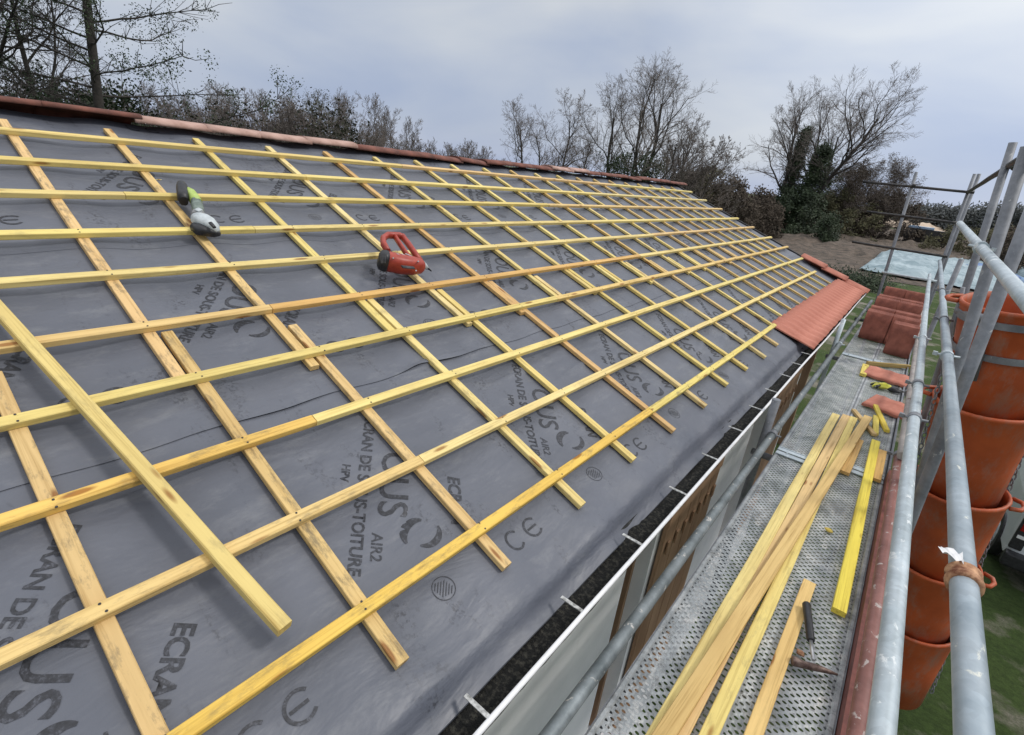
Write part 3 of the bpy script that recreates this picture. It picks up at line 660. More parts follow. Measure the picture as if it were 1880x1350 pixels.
# ------------------------------------------------------------ scaffold
DZ = H - 1.65                                # deck top
scaf = empty('scaffold', (0, 5, 0)); tag(scaf, 'grey tubular scaffold standing beside the eaves with guard rails', 'scaffold')
def sb(mb, name, mat, parent=None):
    ob = mb.build(name, mat)
    if parent is None: ob.parent = scaf; ob.location = (0, -5, 0)
    else: ob.parent = parent
    return ob
def rail(a, b, r, mat, n=20, name='guard_rail', wob=0.004):
    g = MB(); a = Vector(a); b = Vector(b)
    pts = [a.lerp(b, i / n) + Vector((wob * noise.noise(Vector((i * 0.35, a.z * 3, 1))), 0, wob * noise.noise(Vector((i * 0.35, a.z * 3, 8))))) for i in range(n + 1)]
    g.tube(pts, r, 18); return sb(g, name, mat)
rail((0.287, -0.6, H - 0.71), (0.287, 11, H - 0.71), 0.0242, GALV)
rail((0.233, -0.6, H - 0.95), (0.233, 11, H - 0.95), 0.0242, GALVW)
rail((0.292, -0.3, H - 1.42), (0.292, 3.70, H - 1.42), 0.0242, REDTUBE)
rail((0.296, 3.60, H - 1.37), (0.292, 11, H - 1.42), 0.0242, tube_mat('worn_pale_tube', (0.30, 0.27, 0.25), (0.46, 0.42, 0.39), 0.6, (0.18, 0.12, 0.1), 0.6, 0.1))
rail((-0.405, -0.6, H - 1.56), (-0.405, 11, H - 1.56), 0.0242, tube_mat('dirty_ledger_tube', (0.10, 0.12, 0.125), (0.27, 0.30, 0.31), 0.62, (0.52, 0.50, 0.46), 0.55, 0.3), name='ledger')
rail((0.30, 3.4, H + 0.37), (0.28, 11, H + 0.37), 0.022, DARKIRON)
for z, x0, mt in ((0.37, -1.15, DARKIRON), (-0.10, -0.95, DARKIRON), (-0.63, -1.0, DARKIRON), (-1.04, -0.42, GALVW)):
    rail((x0, 11, H + z + 0.012 * (x0 < -0.5)), (0.36, 11.02, H + z), 0.020, mt, 4)
rail((-0.45, 11.0, DZ - 0.09), (0.36, 11.0, DZ - 0.09), 0.024, GALVD, 4, 'transom')
def post(x, y, z1, mat, r=0.0242, z0=0.0, lean=0.0):
    g = MB(); z1 += H; g.tube([(x - lean * (z - (H - 0.3)), y, z) for z in (z0, z0 + 1, z0 + 2, (z0 + 2 + z1) / 2, z1)], r, 14); p = sb(g, 'standard', mat)
    if z0 == 0: q = MB(); q.box((x - lean * (0.02 - H + 0.3), y, 0.006), (0.15, 0.15, 0.01)); sb(q, 'base_plate', GALVD, p)
    return p
post(-0.41, 11.03, 0.60, GALVD, lean=0.06); post(0.31, 11.06, 0.64, GALVD, lean=0.04); post(0.36, 11.3, 0.66, GALVD, lean=0.03)
post(0.335, 5.2, 0.52, GALVD, 0.025, lean=0.09); post(0.315, 3.75, 0.36, GALVD, 0.028, lean=0.10); post(0.352, 3.35, 0.40, GALVD, 0.028, lean=0.06)
post(-0.45, 3.68, -1.30, GALVD, 0.028); post(-0.45, 6.98, -1.26, GALVW, 0.024); post(-0.45, 0.3, -1.40, GALVD)
post(0.35, 0.2, -0.7, GALVD); post(0.345, 6.95, -0.4, GALVD)
# transoms and ledgers under the deck
for y in (0.35, 3.68, 6.98, 9.9):
    g = MB(); g.tube([(-0.50, y, DZ - 0.085), (0.38, y, DZ - 0.085)], 0.0242, 12); sb(g, 'transom', GALVD)
def coupler(c, axis_r=0.030, ln=0.05, mat=GALVD, d=(0, 1, 0), bolt=True):
    g = MB(); c = Vector(c); d = Vector(d).normalized(); g.tube([c - d * ln / 2, c + d * ln / 2], axis_r, 14)
    if bolt:
        s = Vector((0, 0, 1)).cross(d); s = s.normalized() if s.length > 0.1 else Vector((1, 0, 0))
        g.tube([c - s * 0.055 + Vector((0, 0, 0.006)), c + s * 0.062 + Vector((0, 0, -0.004))], 0.007, 8)
        g.box(c + s * 0.052, (0.02, 0.02, 0.02))
    return sb(g, 'coupler', mat)
coupler((0.287, 4.80, H - 0.71), mat=GALVD); coupler((0.287, 3.55, H - 0.71), mat=GALVW); coupler((0.287, 6.65, H - 0.71), mat=GALVD)
coupler((0.233, 3.72, H - 0.95)); coupler((0.233, 5.2, H - 0.95), mat=GALVW); coupler((0.233, 3.05, H - 0.95)); coupler((0.292, 3.72, H - 1.42)); coupler((0.292, 5.2, H - 1.42))
coupler((-0.405, 3.68, H - 1.56)); coupler((-0.405, 6.98, H - 1.56), mat=GALVW); coupler((-0.405, 0.35, H - 1.56))
coupler((0.30, 3.75, H + 0.37), mat=DARKIRON, d=(0, 0, 1)); coupler((0.33, 5.2, H + 0.37), mat=DARKIRON); coupler((0.28, 11, H + 0.37), mat=DARKIRON); coupler((-0.43, 11, H + 0.39), mat=DARKIRON, d=(1, 0, 0))
# rusty sleeve with a scrap of plastic on the near rail
rs = MB(); cc = Vector((0.287, 1.29, H - 0.71))
prof = [(-0.026, 0.0265), (-0.022, 0.032), (-0.012, 0.033), (-0.006, 0.0275), (0.012, 0.028), (0.02, 0.032), (0.026, 0.0265)]
rs.tube([cc + Vector((0, p, 0)) for p, _ in prof], [r for _, r in prof], 24); sb(rs, 'rusty_sleeve', RUST)
pb = MB(); n = 8; vs = []
for j in range(n + 1):
    for i in range(5):
        s = j / n; q = i / 4; an = 1.9 + 0.75 * s
        rr = 0.029 + 0.026 * s * s + 0.007 * math.sin(i * 2.1 + j * 1.3)
        vs.append(cc + Vector((rr * math.cos(an), 0.012 + 0.045 * q * (1 - 0.5 * s) + 0.02 * s, rr * math.sin(an))))
pb.add(vs, [(j * 5 + i, j * 5 + i + 1, (j + 1) * 5 + i + 1, (j + 1) * 5 + i) for j in range(n) for i in range(4)], True)
tag(pb.build('plastic_scrap', WHITEP), 'torn scrap of white plastic caught on the rusty sleeve of the near rail', 'plastic scrap')
# white diagonal tube to the right of the posts
a_ = on_y(1762, 411, 5.6); b_ = on_y(1905, 575, 2.0)
g = MB(); g.tube([a_.lerp(b_, i / 10) for i in range(11)], 0.0242, 16); sb(g, 'brace', GALVW)
coupler(a_.lerp(b_, 0.52), 0.034, 0.06, GALVW, d=b_ - a_)
# bent rusty arm at the post head
g = MB(); p0 = Vector((0.295, 3.73, H + 0.30))
g.tube([p0, p0 + Vector((0.004, -0.01, 0.07)), p0 + Vector((0.03, -0.03, 0.115)), p0 + Vector((0.09, -0.08, 0.145)), p0 + Vector((0.2, -0.16, 0.17)), p0 + Vector((0.45, -0.3, 0.19))], 0.026, 14)
sb(g, 'hoist_arm', tube_mat('rusted_arm', (0.20, 0.15, 0.13), (0.36, 0.30, 0.27), 0.66, (0.3, 0.14, 0.07), 0.6, 0.2))
# planks
def plank(x, y0, y1, label, dz=0.0):
    t = empty('scaffold_plank', (x, (y0 + y1) / 2, DZ)); tag(t, label, 'scaffold plank', 'perforated steel scaffold planks')
    w_, l_ = 0.308, y1 - y0 - 0.012; n = 40; vs = []; cols = [-0.154, -0.150, -0.138, -0.132, 0.132, 0.138, 0.150, 0.154]; hz = [-0.003, 0.0, 0.0, -0.006, -0.006, 0.0, 0.0, -0.003]
    g = MB()
    for j in range(n + 1):
        y = -l_ / 2 + l_ * j / n
        for c, h_ in zip(cols, hz): vs.append((c, y, h_ + dz + 0.0015 * noise.noise(Vector((c * 5, y * 2 + x * 7, 1)))))
    g.add(vs, [(j * 8 + i, j * 8 + i + 1, (j + 1) * 8 + i + 1, (j + 1) * 8 + i) for j in range(n) for i in range(7)], False)
    g.build('tread', DECK, t)
    g = MB()
    for sx in (-1, 1): g.box((sx * 0.1555, 0, -0.028 + dz), (0.003, l_, 0.055)); g.box((sx * 0.142, 0, -0.055 + dz), (0.024, l_, 0.003))
    g.build('side_rail', GALVD, t)
    for sy in (-1, 1):
        g = MB(); g.box((0, sy * (l_ / 2 - 0.022), 0.0035 + dz), (0.306, 0.044, 0.003)); g.box((0, sy * (l_ / 2 - 0.05), 0.005 + dz), (0.306, 0.008, 0.006))
        for sx in (-1, 1): g.tube([(sx * 0.09, sy * (l_ / 2 - 0.01), 0.006 + dz), (sx * 0.09, sy * (l_ / 2 + 0.02), 0.004 + dz), (sx * 0.09, sy * (l_ / 2 + 0.022), -0.05 + dz)], 0.007, 8)
        g.build('end_cap', GALVW, t)
plank(-0.19, -0.2, 3.66, 'long near plank beside the gutter, with dark dotted slots'); plank(0.125, -0.2, 3.80, 'long near plank beside the red-brown tube, under the hammer')
plank(-0.19, 3.66, 6.95, 'middle plank on the gutter side, its joint in front of the stacked tiles', 0.003); plank(0.125, 3.80, 7.00, 'middle plank on the rail side, under the two loose tiles', 0.003)
plank(-0.19, 6.95, 9.95, 'plank on the gutter side beneath the big stacks of tiles'); plank(0.125, 7.00, 9.95, 'plank on the rail side beneath the big stacks of tiles')
plank(-0.19, 9.95, 11.05, 'short end plank on the gutter side at the far frame', 0.002); plank(0.125, 9.95, 11.05, 'short end plank on the rail side at the far frame', 0.002)
MAROON = simple('maroon_toe_board', (0.10, 0.028, 0.02), (0.20, 0.06, 0.045), 12, 0.6, 0, 0.3)
# grey toe strip along the outer deck edge
g = MB(); g.box((0.294, 7.45, DZ - 0.02), (0.012, 7.1, 0.09)); sb(g, 'toe_board', GALVD)
g = MB(); g.box((0.292, 1.7, DZ + 0.015), (0.014, 4.3, 0.11)); sb(g, 'toe_board', MAROON)
g = MB(); g.box((0.345, 2.0, DZ + 0.03), (0.02, 4.6, 0.15), bev=0.003); sb(g, 'toe_board', REDTUBE)

# ------------------------------------------------------------ timbers on the deck
def dk(px, py, h=0.0): return on_z(px, py, -1.65 + h) + Vector((0, 0, 0.004))
def dtim(p0, p1, w, t, c, label, h=0.0, al=0.95, ext=0.0, h1=None):
    a = dk(*p0, h); b = dk(*p1, h if h1 is None else h1); d = (b - a).normalized(); b = b + d * ext
    o = timber('timber_offcut' if (b - a).length < 1.1 else 'loose_batten', a, b, w, t, (0, 0, 1), col(c, al)); tag(o, label, 'timber', 'loose timbers lying on the scaffold planks'); return o
ZB = 0.0
dtim((1533, 766), (1208, 1350), 0.056, 0.027, YEL, 'long pale batten on the planks, leftmost of the bundle', 0.0, ext=0.5)
dtim((1552, 768), (1246, 1350), 0.058, 0.027, TAN, 'long tan batten on the planks, next to the leftmost of the bundle', 0.0, ext=0.5)
dtim((1566, 772), (1303, 1350), 0.052, 0.027, YEL, 'long yellow batten on the planks, rightmost of the bundle at its near end', 0.0, ext=0.5)
dtim((1592, 770), (1222, 1350), 0.058, 0.027, TAN, 'long orange batten lying crosswise on top of the batten bundle', 0.029, ext=0.5)
dtim((1576, 812), (1549, 872), 0.058, 0.022, ORG, 'short orange offcut beside the middle of the batten bundle')
dtim((1606, 815), (1537, 1130), 0.054, 0.027, (0.84, 0.66, 0.10), 'bright yellow batten lying alone near the red-brown tube')
dtim((1618, 832), (1606, 885), 0.056, 0.022, ORG, 'short tan offcut tucked against the outer plank edge')
dtim((1606, 748), (1627, 795), 0.036, 0.024, (0.84, 0.66, 0.10), 'short yellow offcut leaning over others below the loose tile', 0.024, h1=0.0)
dtim((1566, 756), (1604, 802), 0.036, 0.022, TAN, 'thin tan offcut crossing the far ends of the battens')
dtim((1607, 768), (1606, 800), 0.040, 0.022, (0.84, 0.68, 0.16), 'small yellow block between the crossing offcuts')
dtim((1484, 1075), (1375, 1372), 0.052, 0.022, TAN, 'short tan batten under the hammer handle', ext=0.0)
dtim((1590, 671), (1668, 678), 0.03, 0.045, (0.5, 0.36, 0.12), 'thin olive timber laid crosswise in front of the stacked tiles')
dtim((1583, 692), (1588, 674), 0.06, 0.03, (0.84, 0.68, 0.16), 'yellow block at the left end of the farther loose tile')
kn = MB(); c0 = dk(1520, 976)
bm = bmesh.new(); bmesh.ops.create_icosphere(bm, subdivisions=2, radius=0.016)
for q in bm.verts: q.co = Vector((q.co.x * 1.4, q.co.y, q.co.z * 0.5)) * (1 + 0.5 * noise.noise(q.co * 60))
bm.verts.index_update(); kn.add([c0 + Vector((0, 0, 0.006)) + q.co for q in bm.verts], [[q.index for q in f.verts] for f in bm.faces], True); bm.free()
q = kn.build('wood_chip', WOOD); q.color = (0.5, 0.38, 0.08, 1); tag(q, 'crumpled yellow wood chip alone on the near plank', 'wood chip')

# ------------------------------------------------------------ tiles on the deck
TL = tile_mesh('roof_tile', TERRA, 0.38, 0.32, 0.007, 0.022, 3, 48, 2.0)     # lying, two rolls across
def loose_tile(px, py, rz, label, tilt=0.0):
    c = dk(px, py); M = Matrix.Rotation(rz, 3, 'Z') @ Matrix.Rotation(tilt, 3, 'X')
    o = place(TL, 'roof_tile', c + Vector((0, 0, 0.004)), M); tag(o, label, 'roof tile', 'loose tiles on the scaffold planks'); return o
loose_tile(1620, 702, -0.12, 'loose terracotta tile behind the yellow glove, farther of two', 0.08)
loose_tile(1624, 762, -0.26, 'loose terracotta tile nearest the timber offcuts', 0.08)
def scuff(m, col_, lo, hi):
    N = m.node_tree.nodes; L = m.node_tree.links; b = N['Principled BSDF']; src = b.inputs['Base Color'].links[0].from_socket
    t = N.new('ShaderNodeTexCoord'); f = noise_node(N, L, mapv(N, L, t.outputs['Object'], (1, 1, 0.35)), 9, 9, 0.78)
    L.new(mixc(N, L, rampn(N, L, f, [(lo, (0, 0, 0)), (hi, (0.75, 0.75, 0.75))]), src, col_), b.inputs['Base Color'])
scuff(CHUTE, (0.30, 0.20, 0.15), 0.50, 0.70); scuff(TERRA, (0.30, 0.17, 0.13), 0.56, 0.75); scuff(RENDER, (0.5, 0.5, 0.48), 0.6, 0.8)
TERRA_SHADE = simple('shaded_terracotta', (0.20, 0.065, 0.045), (0.40, 0.14, 0.095), 7, 0.85, 0, 0.4, 0.003)  # darker terracotta: shade on the stacks' front faces put into the colour
TS = tile_mesh('stacked_tile', TERRA_SHADE, 0.285, 0.37, 0.008, 0.014, 3, 30, 2.5)
TU = tile_mesh('stacked_tile', TERRA_SHADE, 0.25, 0.38, 0.008, 0.014, 2, 20)
def pack(x, y, n, me, label, hz=0.0, rz=0.0, lean=0.14, sp=0.038, roll=0.0):
    for k in range(n):
        M = Matrix.Rotation(rz, 3, 'Z') @ Matrix.Rotation(math.radians(90) - lean + random.uniform(-0.02, 0.02), 3, 'X') @ Matrix.Rotation(roll, 3, 'Y')
        o = place(me, 'roof_tile', Vector((x + random.uniform(-0.006, 0.006), y + k * sp, DZ + 0.006 + hz)), M)
        tag(o, label, 'roof tile', 'tiles stacked on edge on the scaffold planks')
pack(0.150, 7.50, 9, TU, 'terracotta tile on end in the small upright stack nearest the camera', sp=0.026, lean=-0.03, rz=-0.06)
ROWN = ['front', 'second', 'third', 'fourth', 'farthest']
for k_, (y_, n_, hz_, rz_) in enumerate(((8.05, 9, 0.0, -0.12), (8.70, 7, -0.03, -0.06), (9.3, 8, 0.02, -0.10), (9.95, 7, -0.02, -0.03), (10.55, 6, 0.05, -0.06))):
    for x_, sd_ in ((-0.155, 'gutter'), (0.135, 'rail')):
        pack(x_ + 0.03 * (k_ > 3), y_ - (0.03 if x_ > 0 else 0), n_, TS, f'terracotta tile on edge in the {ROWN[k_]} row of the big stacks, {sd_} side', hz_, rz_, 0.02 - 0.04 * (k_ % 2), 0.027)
# yellow glove
gl = empty('work_glove', dk(1625, 716)); tag(gl, 'yellow and black work glove crumpled between the two loose tiles', 'glove')
def blob(c, r, sc, seed, mat, name, parent, amp=0.35, sub=3):
    g = MB(); bm = bmesh.new(); bmesh.ops.create_icosphere(bm, subdivisions=sub, radius=r)
    for q in bm.verts:
        k = 1 + amp * noise.noise(q.co * (1.4 / r) + Vector((seed, 0, 0))); q.co = Vector((q.co.x * sc[0], q.co.y * sc[1], q.co.z * sc[2])) * k
    bm.verts.index_update(); g.add([Vector(c) + q.co for q in bm.verts], [[q.index for q in f.verts] for f in bm.faces], True); bm.free()
    return g.build(name, mat, parent)
YELG = simple('yellow_fabric', (0.62, 0.60, 0.05), (0.75, 0.72, 0.15), 20, 0.8)
blob((-0.02, 0, 0.03), 0.05, (1.2, 0.9, 0.6), 1, YELG, 'palm', gl); blob((0.07, -0.01, 0.025), 0.05, (1.2, 0.8, 0.5), 5, BLACKP, 'cuff', gl)
for k in range(5):
    g = MB(); a = 2.2 + k * 0.5; g.tube([(-0.04 + 0.03 * math.cos(a), 0.03 * math.sin(a), 0.03), (-0.04 + 0.06 * math.cos(a), 0.06 * math.sin(a), 0.03), (-0.045 + 0.085 * math.cos(a + 0.2), 0.085 * math.sin(a + 0.2), 0.012)], [0.013, 0.012, 0.009], 8); g.build('finger', YELG if k % 2 else BLACKP, gl)
# hammer
hm = empty('hammer', dk(1492, 1212)); tag(hm, 'roofer hammer with black grip and rusty brown head lying on the near plank', 'hammer')
hp = hm.location
def hl(px, py, h): return dk(px, py, h) - hp
a_ = hl(1480, 1110, 0.045); b_ = hl(1488, 1178, 0.040); c_ = hl(1493, 1214, 0.030)
g = MB(); d_ = (b_ - a_)
g.tube([a_, a_ + d_ * 0.03, a_ + d_ * 0.5, b_ - d_ * 0.02, b_], [0.014, 0.017, 0.0155, 0.015, 0.012], 12); g.build('grip', BLACKP, hm)
g = MB(); g.tube([b_, c_], 0.0065, 10); g.build('shaft', simple('bright_steel', (0.5, 0.5, 0.5), (0.7, 0.7, 0.7), 30, 0.35, 0.7), hm)
e0 = hl(1453, 1214, 0.026); e1 = hl(1475, 1222, 0.028); e2 = hl(1500, 1228, 0.028); e3 = hl(1537, 1240, 0.018)
HM = simple('rusty_hammer_head', (0.10, 0.06, 0.05), (0.24, 0.17, 0.14), 60, 0.55, 0.5)
g = MB(); g.tube([e0, e0.lerp(e1, 0.25), e1, e2, e2.lerp(e3, 0.5), e3], [0.017, 0.018, 0.014, 0.013, 0.009, 0.003], 10); g.build('head', HM, hm)
blob(hl(1469, 1200, 0.012), 0.013, (1.3, 1, 0.6), 3, RUST, 'wedge', hm, 0.4, 2)

# ------------------------------------------------------------ power tools on the roof
REDP = simple('red_plastic', (0.30, 0.035, 0.02), (0.42, 0.06, 0.035), 25, 0.42, 0, 0.1, 0.001)
GREENP = simple('lime_plastic', (0.35, 0.48, 0.08), (0.48, 0.60, 0.18), 30, 0.5)
GREYP = simple('pale_grey_plastic', (0.42, 0.46, 0.47), (0.58, 0.62, 0.63), 30, 0.45)
DKGREEN = simple('grey_green_plastic', (0.10, 0.13, 0.11), (0.22, 0.27, 0.23), 30, 0.5)
HB = CT + BT
def lofty(mb, path, secs, n=14, upv=UP):
    """elliptic sections: path of points, secs = (half width, half height) at each"""
    rings = []
    for i, p in enumerate(path):
        t = (path[min(i + 1, len(path) - 1)] - path[max(i - 1, 0)]).normalized(); z = (upv - t * upv.dot(t)).normalized(); y = z.cross(t)
        rings.append([p + y * (secs[i][0] * math.copysign(abs(math.cos(a)) ** 0.75, math.cos(a))) + z * (secs[i][1] * math.copysign(abs(math.sin(a)) ** 0.75, math.sin(a))) for a in [2 * math.pi * k / n for k in range(n)]])
    mb.loft(rings, True, True, True)
def rp(px, py, h):      # picture point on the plane h above the roof
    d = ray(px, py); k = ((E(0, 0, h) - Vector((0, 0, H))).dot(UP)) / d.dot(UP); return Vector((0, 0, H)) + d * k
ng = empty('nail_gun', rp(740, 480, HB)); tag(ng, 'red nail gun with black cap lying on the battens', 'nail gun'); npos = ng.location.copy()
def R(px, py, h): return rp(px, py, h) - npos
g = MB(); P_ = [R(702, 478, .11), R(712, 480, .11), R(735, 485, .11), R(758, 488, .105), R(772, 489, .10), R(776, 489, .10)]
lofty(g, P_, [(0.042, 0.05), (0.050, 0.058), (0.052, 0.058), (0.048, 0.055), (0.038, 0.045), (0.03, 0.03)], 18); g.build('body', REDP, ng)
g = MB(); lofty(g, [R(694, 476, .11), R(698, 477, .11), R(706, 479, .11), R(711, 480, .11)], [(0.028, 0.036), (0.048, 0.056), (0.055, 0.062), (0.052, 0.060)], 18); g.build('cap', BLACKP, ng)
g = MB(); lofty(g, [R(776, 486, .085), R(780, 489, .075), R(784, 492, .06)], [(0.022, 0.024), (0.016, 0.018), (0.012, 0.012)], 12); g.build('nose', GREYP, ng)
g = MB(); g.tube([R(782, 490, .07), R(792, 498, .045)], [0.009, 0.004], 8); g.build('nose_tip', BLACKP, ng)
g = MB(); lofty(g, [R(712, 462, .15), R(704, 448, .15), R(703, 438, .15), R(712, 432, .15), R(733, 433, .15), R(740, 436, .15)], [(0.016, 0.02), (0.017, 0.022), (0.017, 0.022), (0.017, 0.022), (0.017, 0.022), (0.016, 0.02)], 10)
lofty(g, [R(738, 434, .15), R(748, 446, .145), R(760, 463, .14), R(772, 482, .12)], [(0.018, 0.022), (0.017, 0.02), (0.016, 0.02), (0.02, 0.022)], 10)
lofty(g, [R(724, 433, .15), R(733, 447, .145), R(745, 465, .14), R(756, 478, .12)], [(0.013, 0.018), (0.012, 0.018), (0.012, 0.018), (0.016, 0.02)], 10); g.build('handle', REDP, ng)
g = MB()
for k in range(4): g.tube([R(699 + 2.6 * k, 470, .169), R(700 + 2.6 * k, 484, .168)], 0.0022, 5)
g.build('cap_vent', DARKIRON, ng)
g = MB(); lofty(g, [R(738, 490, .167), R(760, 492, .160)], [(0.016, 0.004), (0.014, 0.004)], 8); g.build('label_plate', BLACKP, ng)
for px_, py_ in ((722, 474), (768, 480), (764, 497)):
    g = MB(); g.tube([R(px_, py_, .150), R(px_, py_, .163)], 0.0045, 8); g.build('screw', GREYP, ng)
g = MB(); lofty(g, [R(706, 452, .13), R(716, 466, .13), R(724, 476, .13)], [(0.017, 0.018), (0.017, 0.018), (0.015, 0.018)], 10); g.build('magazine', BLACKP, ng)
g = MB()
for k in range(3): g.tube([R(728 + 8 * k, 466, .168), R(728 + 8 * k + 12, 471, .16)], 0.003, 6)
g.build('trim_line', GREYP, ng)
ct_ = empty('cordless_tool', rp(365, 385, HB)); tag(ct_, 'green, white and black cordless tool lying across two upper battens', 'power tool'); cpos = ct_.location.copy()
def R2(px, py, h): return rp(px, py, h) - cpos
g = MB(); lofty(g, [R2(333, 341, .09), R2(334, 346, .09), R2(336, 362, .09), R2(338, 370, .085)], [(0.022, 0.03), (0.028, 0.036), (0.028, 0.036), (0.02, 0.026)], 14); g.build('head', BLACKP, ct_)
g = MB(); 
for k in range(4): q0 = R2(327 + 4 * k, 342, .10 + 0.002 * k); g.tube([q0, R2(329 + 4 * k, 366, .09)], 0.004, 6)
g.build('grille', DARKIRON, ct_)
g = MB(); lofty(g, [R2(343, 350, .09), R2(350, 356, .09), R2(357, 366, .09), R2(362, 374, .09)], [(0.018, 0.022), (0.024, 0.030), (0.027, 0.032), (0.026, 0.030)], 14); g.build('front_body', GREENP, ct_)
g = MB(); lofty(g, [R2(360, 372, .09), R2(363, 382, .09), R2(365, 392, .085), R2(366, 398, .08)], [(0.026, 0.030), (0.028, 0.030), (0.026, 0.028), (0.022, 0.024)], 14); g.build('motor_body', DKGREEN, ct_)
g = MB(); lofty(g, [R2(361, 384, .12), R2(369, 388, .118)], [(0.018, 0.006), (0.018, 0.006)], 8); g.build('white_label', GREYP, ct_)
g = MB(); lofty(g, [R2(364, 394, .085), R2(363, 400, .085)], [(0.030, 0.031), (0.030, 0.031)], 14); g.build('collar', simple('grey_ring', (0.2, 0.2, 0.2), (0.3, 0.3, 0.3), 20), ct_)
g = MB(); lofty(g, [R2(362, 400, .09), R2(370, 405, .092), R2(383, 412, .09), R2(394, 420, .085), R2(400, 427, .075)], [(0.036, 0.03), (0.046, 0.036), (0.040, 0.036), (0.028, 0.026), (0.012, 0.014)], 16); g.build('rear_shell', GREYP, ct_)
g = MB(); lofty(g, [R2(356, 416, .07), R2(365, 421, .072), R2(380, 424, .07), R2(395, 428, .065), R2(404, 430, .06)], [(0.022, 0.022), (0.034, 0.028), (0.034, 0.026), (0.024, 0.02), (0.01, 0.01)], 16); g.build('battery', BLACKP, ct_)
g = MB(); lofty(g, [R2(386, 409, .125), R2(394, 418, .118)], [(0.010, 0.006), (0.009, 0.006)], 8); g.build('trigger', BLACKP, ct_)

# ------------------------------------------------------------ debris chute
chu = empty('debris_chute', (0.55, 4.15, H - 0.5)); tag(chu, 'orange rubble chute of stacked funnels hanging outside the scaffold', 'debris chute'); cp = chu.location.copy()
A_ = Vector((0.47, 4.05, H - 0.40)); D_ = Vector((0.125, 0.12, -1)).normalized(); side = Vector((1, 0, 0)); side = (side - D_ * side.dot(D_)).normalized(); fr = D_.cross(side)
def chx(s, r, n=32, sq=0.9):
    c = A_ + D_ * s
    return [c + side * (r * math.cos(2 * math.pi * k / n)) + fr * (r * math.sin(2 * math.pi * k / n)) - cp for k in range(n)]
def funnel(s0, ln, r0, r1, parent):
    g = MB(); th = 0.008
    prof = [(s0, r0 + 0.014), (s0 + 0.006, r0 + 0.017), (s0 + 0.02, r0 + 0.014), (s0 + 0.035, r0 + 0.004), (s0 + ln * 0.5, (r0 + r1) / 2), (s0 + ln, r1), (s0 + ln, r1 - th), (s0 + ln * 0.5, (r0 + r1) / 2 - th), (s0 + 0.035, r0 - th), (s0 - 0.004, r0 - 0.002), (s0 - 0.006, r0 + 0.009)]
    rings = [chx(s, r) for s, r in prof]; g.loft(rings, True, False, True)
    n = 32; b = (len(prof) - 1) * n
    for k in range(n): g.f.append((b + k, b + (k + 1) % n, (k + 1) % n, k)); g.sm.append(True)
    sec = g.build('chute_section', CHUTE, parent)
    # hook lug on the rim
    c = A_ + D_ * (s0 + 0.01) - cp
    for sg in (0.15, 3.3):
        l = MB(); d0 = side * math.cos(sg) + fr * math.sin(sg); t0 = D_.cross(d0)
        l.tube([c + d0 * (r0 + 0.01) + t0 * 0.07, c + d0 * (r0 + 0.06) + t0 * 0.05, c + d0 * (r0 + 0.075), c + d0 * (r0 + 0.06) - t0 * 0.05, c + d0 * (r0 + 0.01) - t0 * 0.07], 0.014, 10)
        l.build('rim_lug', CHUTE, sec)
    return sec
ZS = [0.02, 0.66, 1.30, 1.94, 2.52]
for i, s in enumerate(ZS): funnel(s, 0.80, 0.254, 0.205, chu)
# steel bracket frame round the top section
g = MB()
for s, r in ((0.10, 0.258), (0.30, 0.246)):
    rings = []; n = 40; pts = chx(s, r, n); 
    for k in range(n):
        p = pts[k]; o_ = (p - (A_ + D_ * s - cp)).normalized(); rings.append([p + D_ * 0.02, p + D_ * 0.02 + o_ * 0.006, p - D_ * 0.02 + o_ * 0.006, p - D_ * 0.02])
    rings.append(rings[0]); g.loft(rings, True, False, False)
for an in (0.4, 2.0, 3.6, 5.2):
    o_ = side * math.cos(an) + fr * math.sin(an); g.tube([A_ + D_ * -0.02 + o_ * 0.29 - cp, A_ + D_ * 0.10 + o_ * 0.280 - cp, A_ + D_ * 0.45 + o_ * 0.252 - cp], 0.012, 8)
g.tube([A_ + D_ * 0.1 - side * 0.26 - cp, Vector((0.34, 3.75, H - 0.5)) - cp], 0.02, 8)
g.build('bracket_frame', GALVD, chu)
for sd_ in (2.75, 5.9):      # chains down both sides
    g = MB(); o_ = side * math.cos(sd_) + fr * math.sin(sd_); t_ = D_.cross(o_)
    s = 0.35; k = 0
    while s < 3.3:
        c = A_ + D_ * s + o_ * 0.272 - cp; ax = t_ if k % 2 else o_
        ln_ = 0.026; wd_ = 0.012
        pts = [c + D_ * (ln_ * math.cos(a)) + ax * (wd_ * math.sin(a)) for a in [2 * math.pi * q / 8 for q in range(9)]]
        g.tube(pts, 0.0042, 5, cap=False); s += 0.042; k += 1
    g.build('chain', GALVD, chu)

chu.scale = (1.14, 1.14, 1.14); chu.location = Vector((0.61, 4.70, H - 0.47)) - (A_ - cp) * 1.14
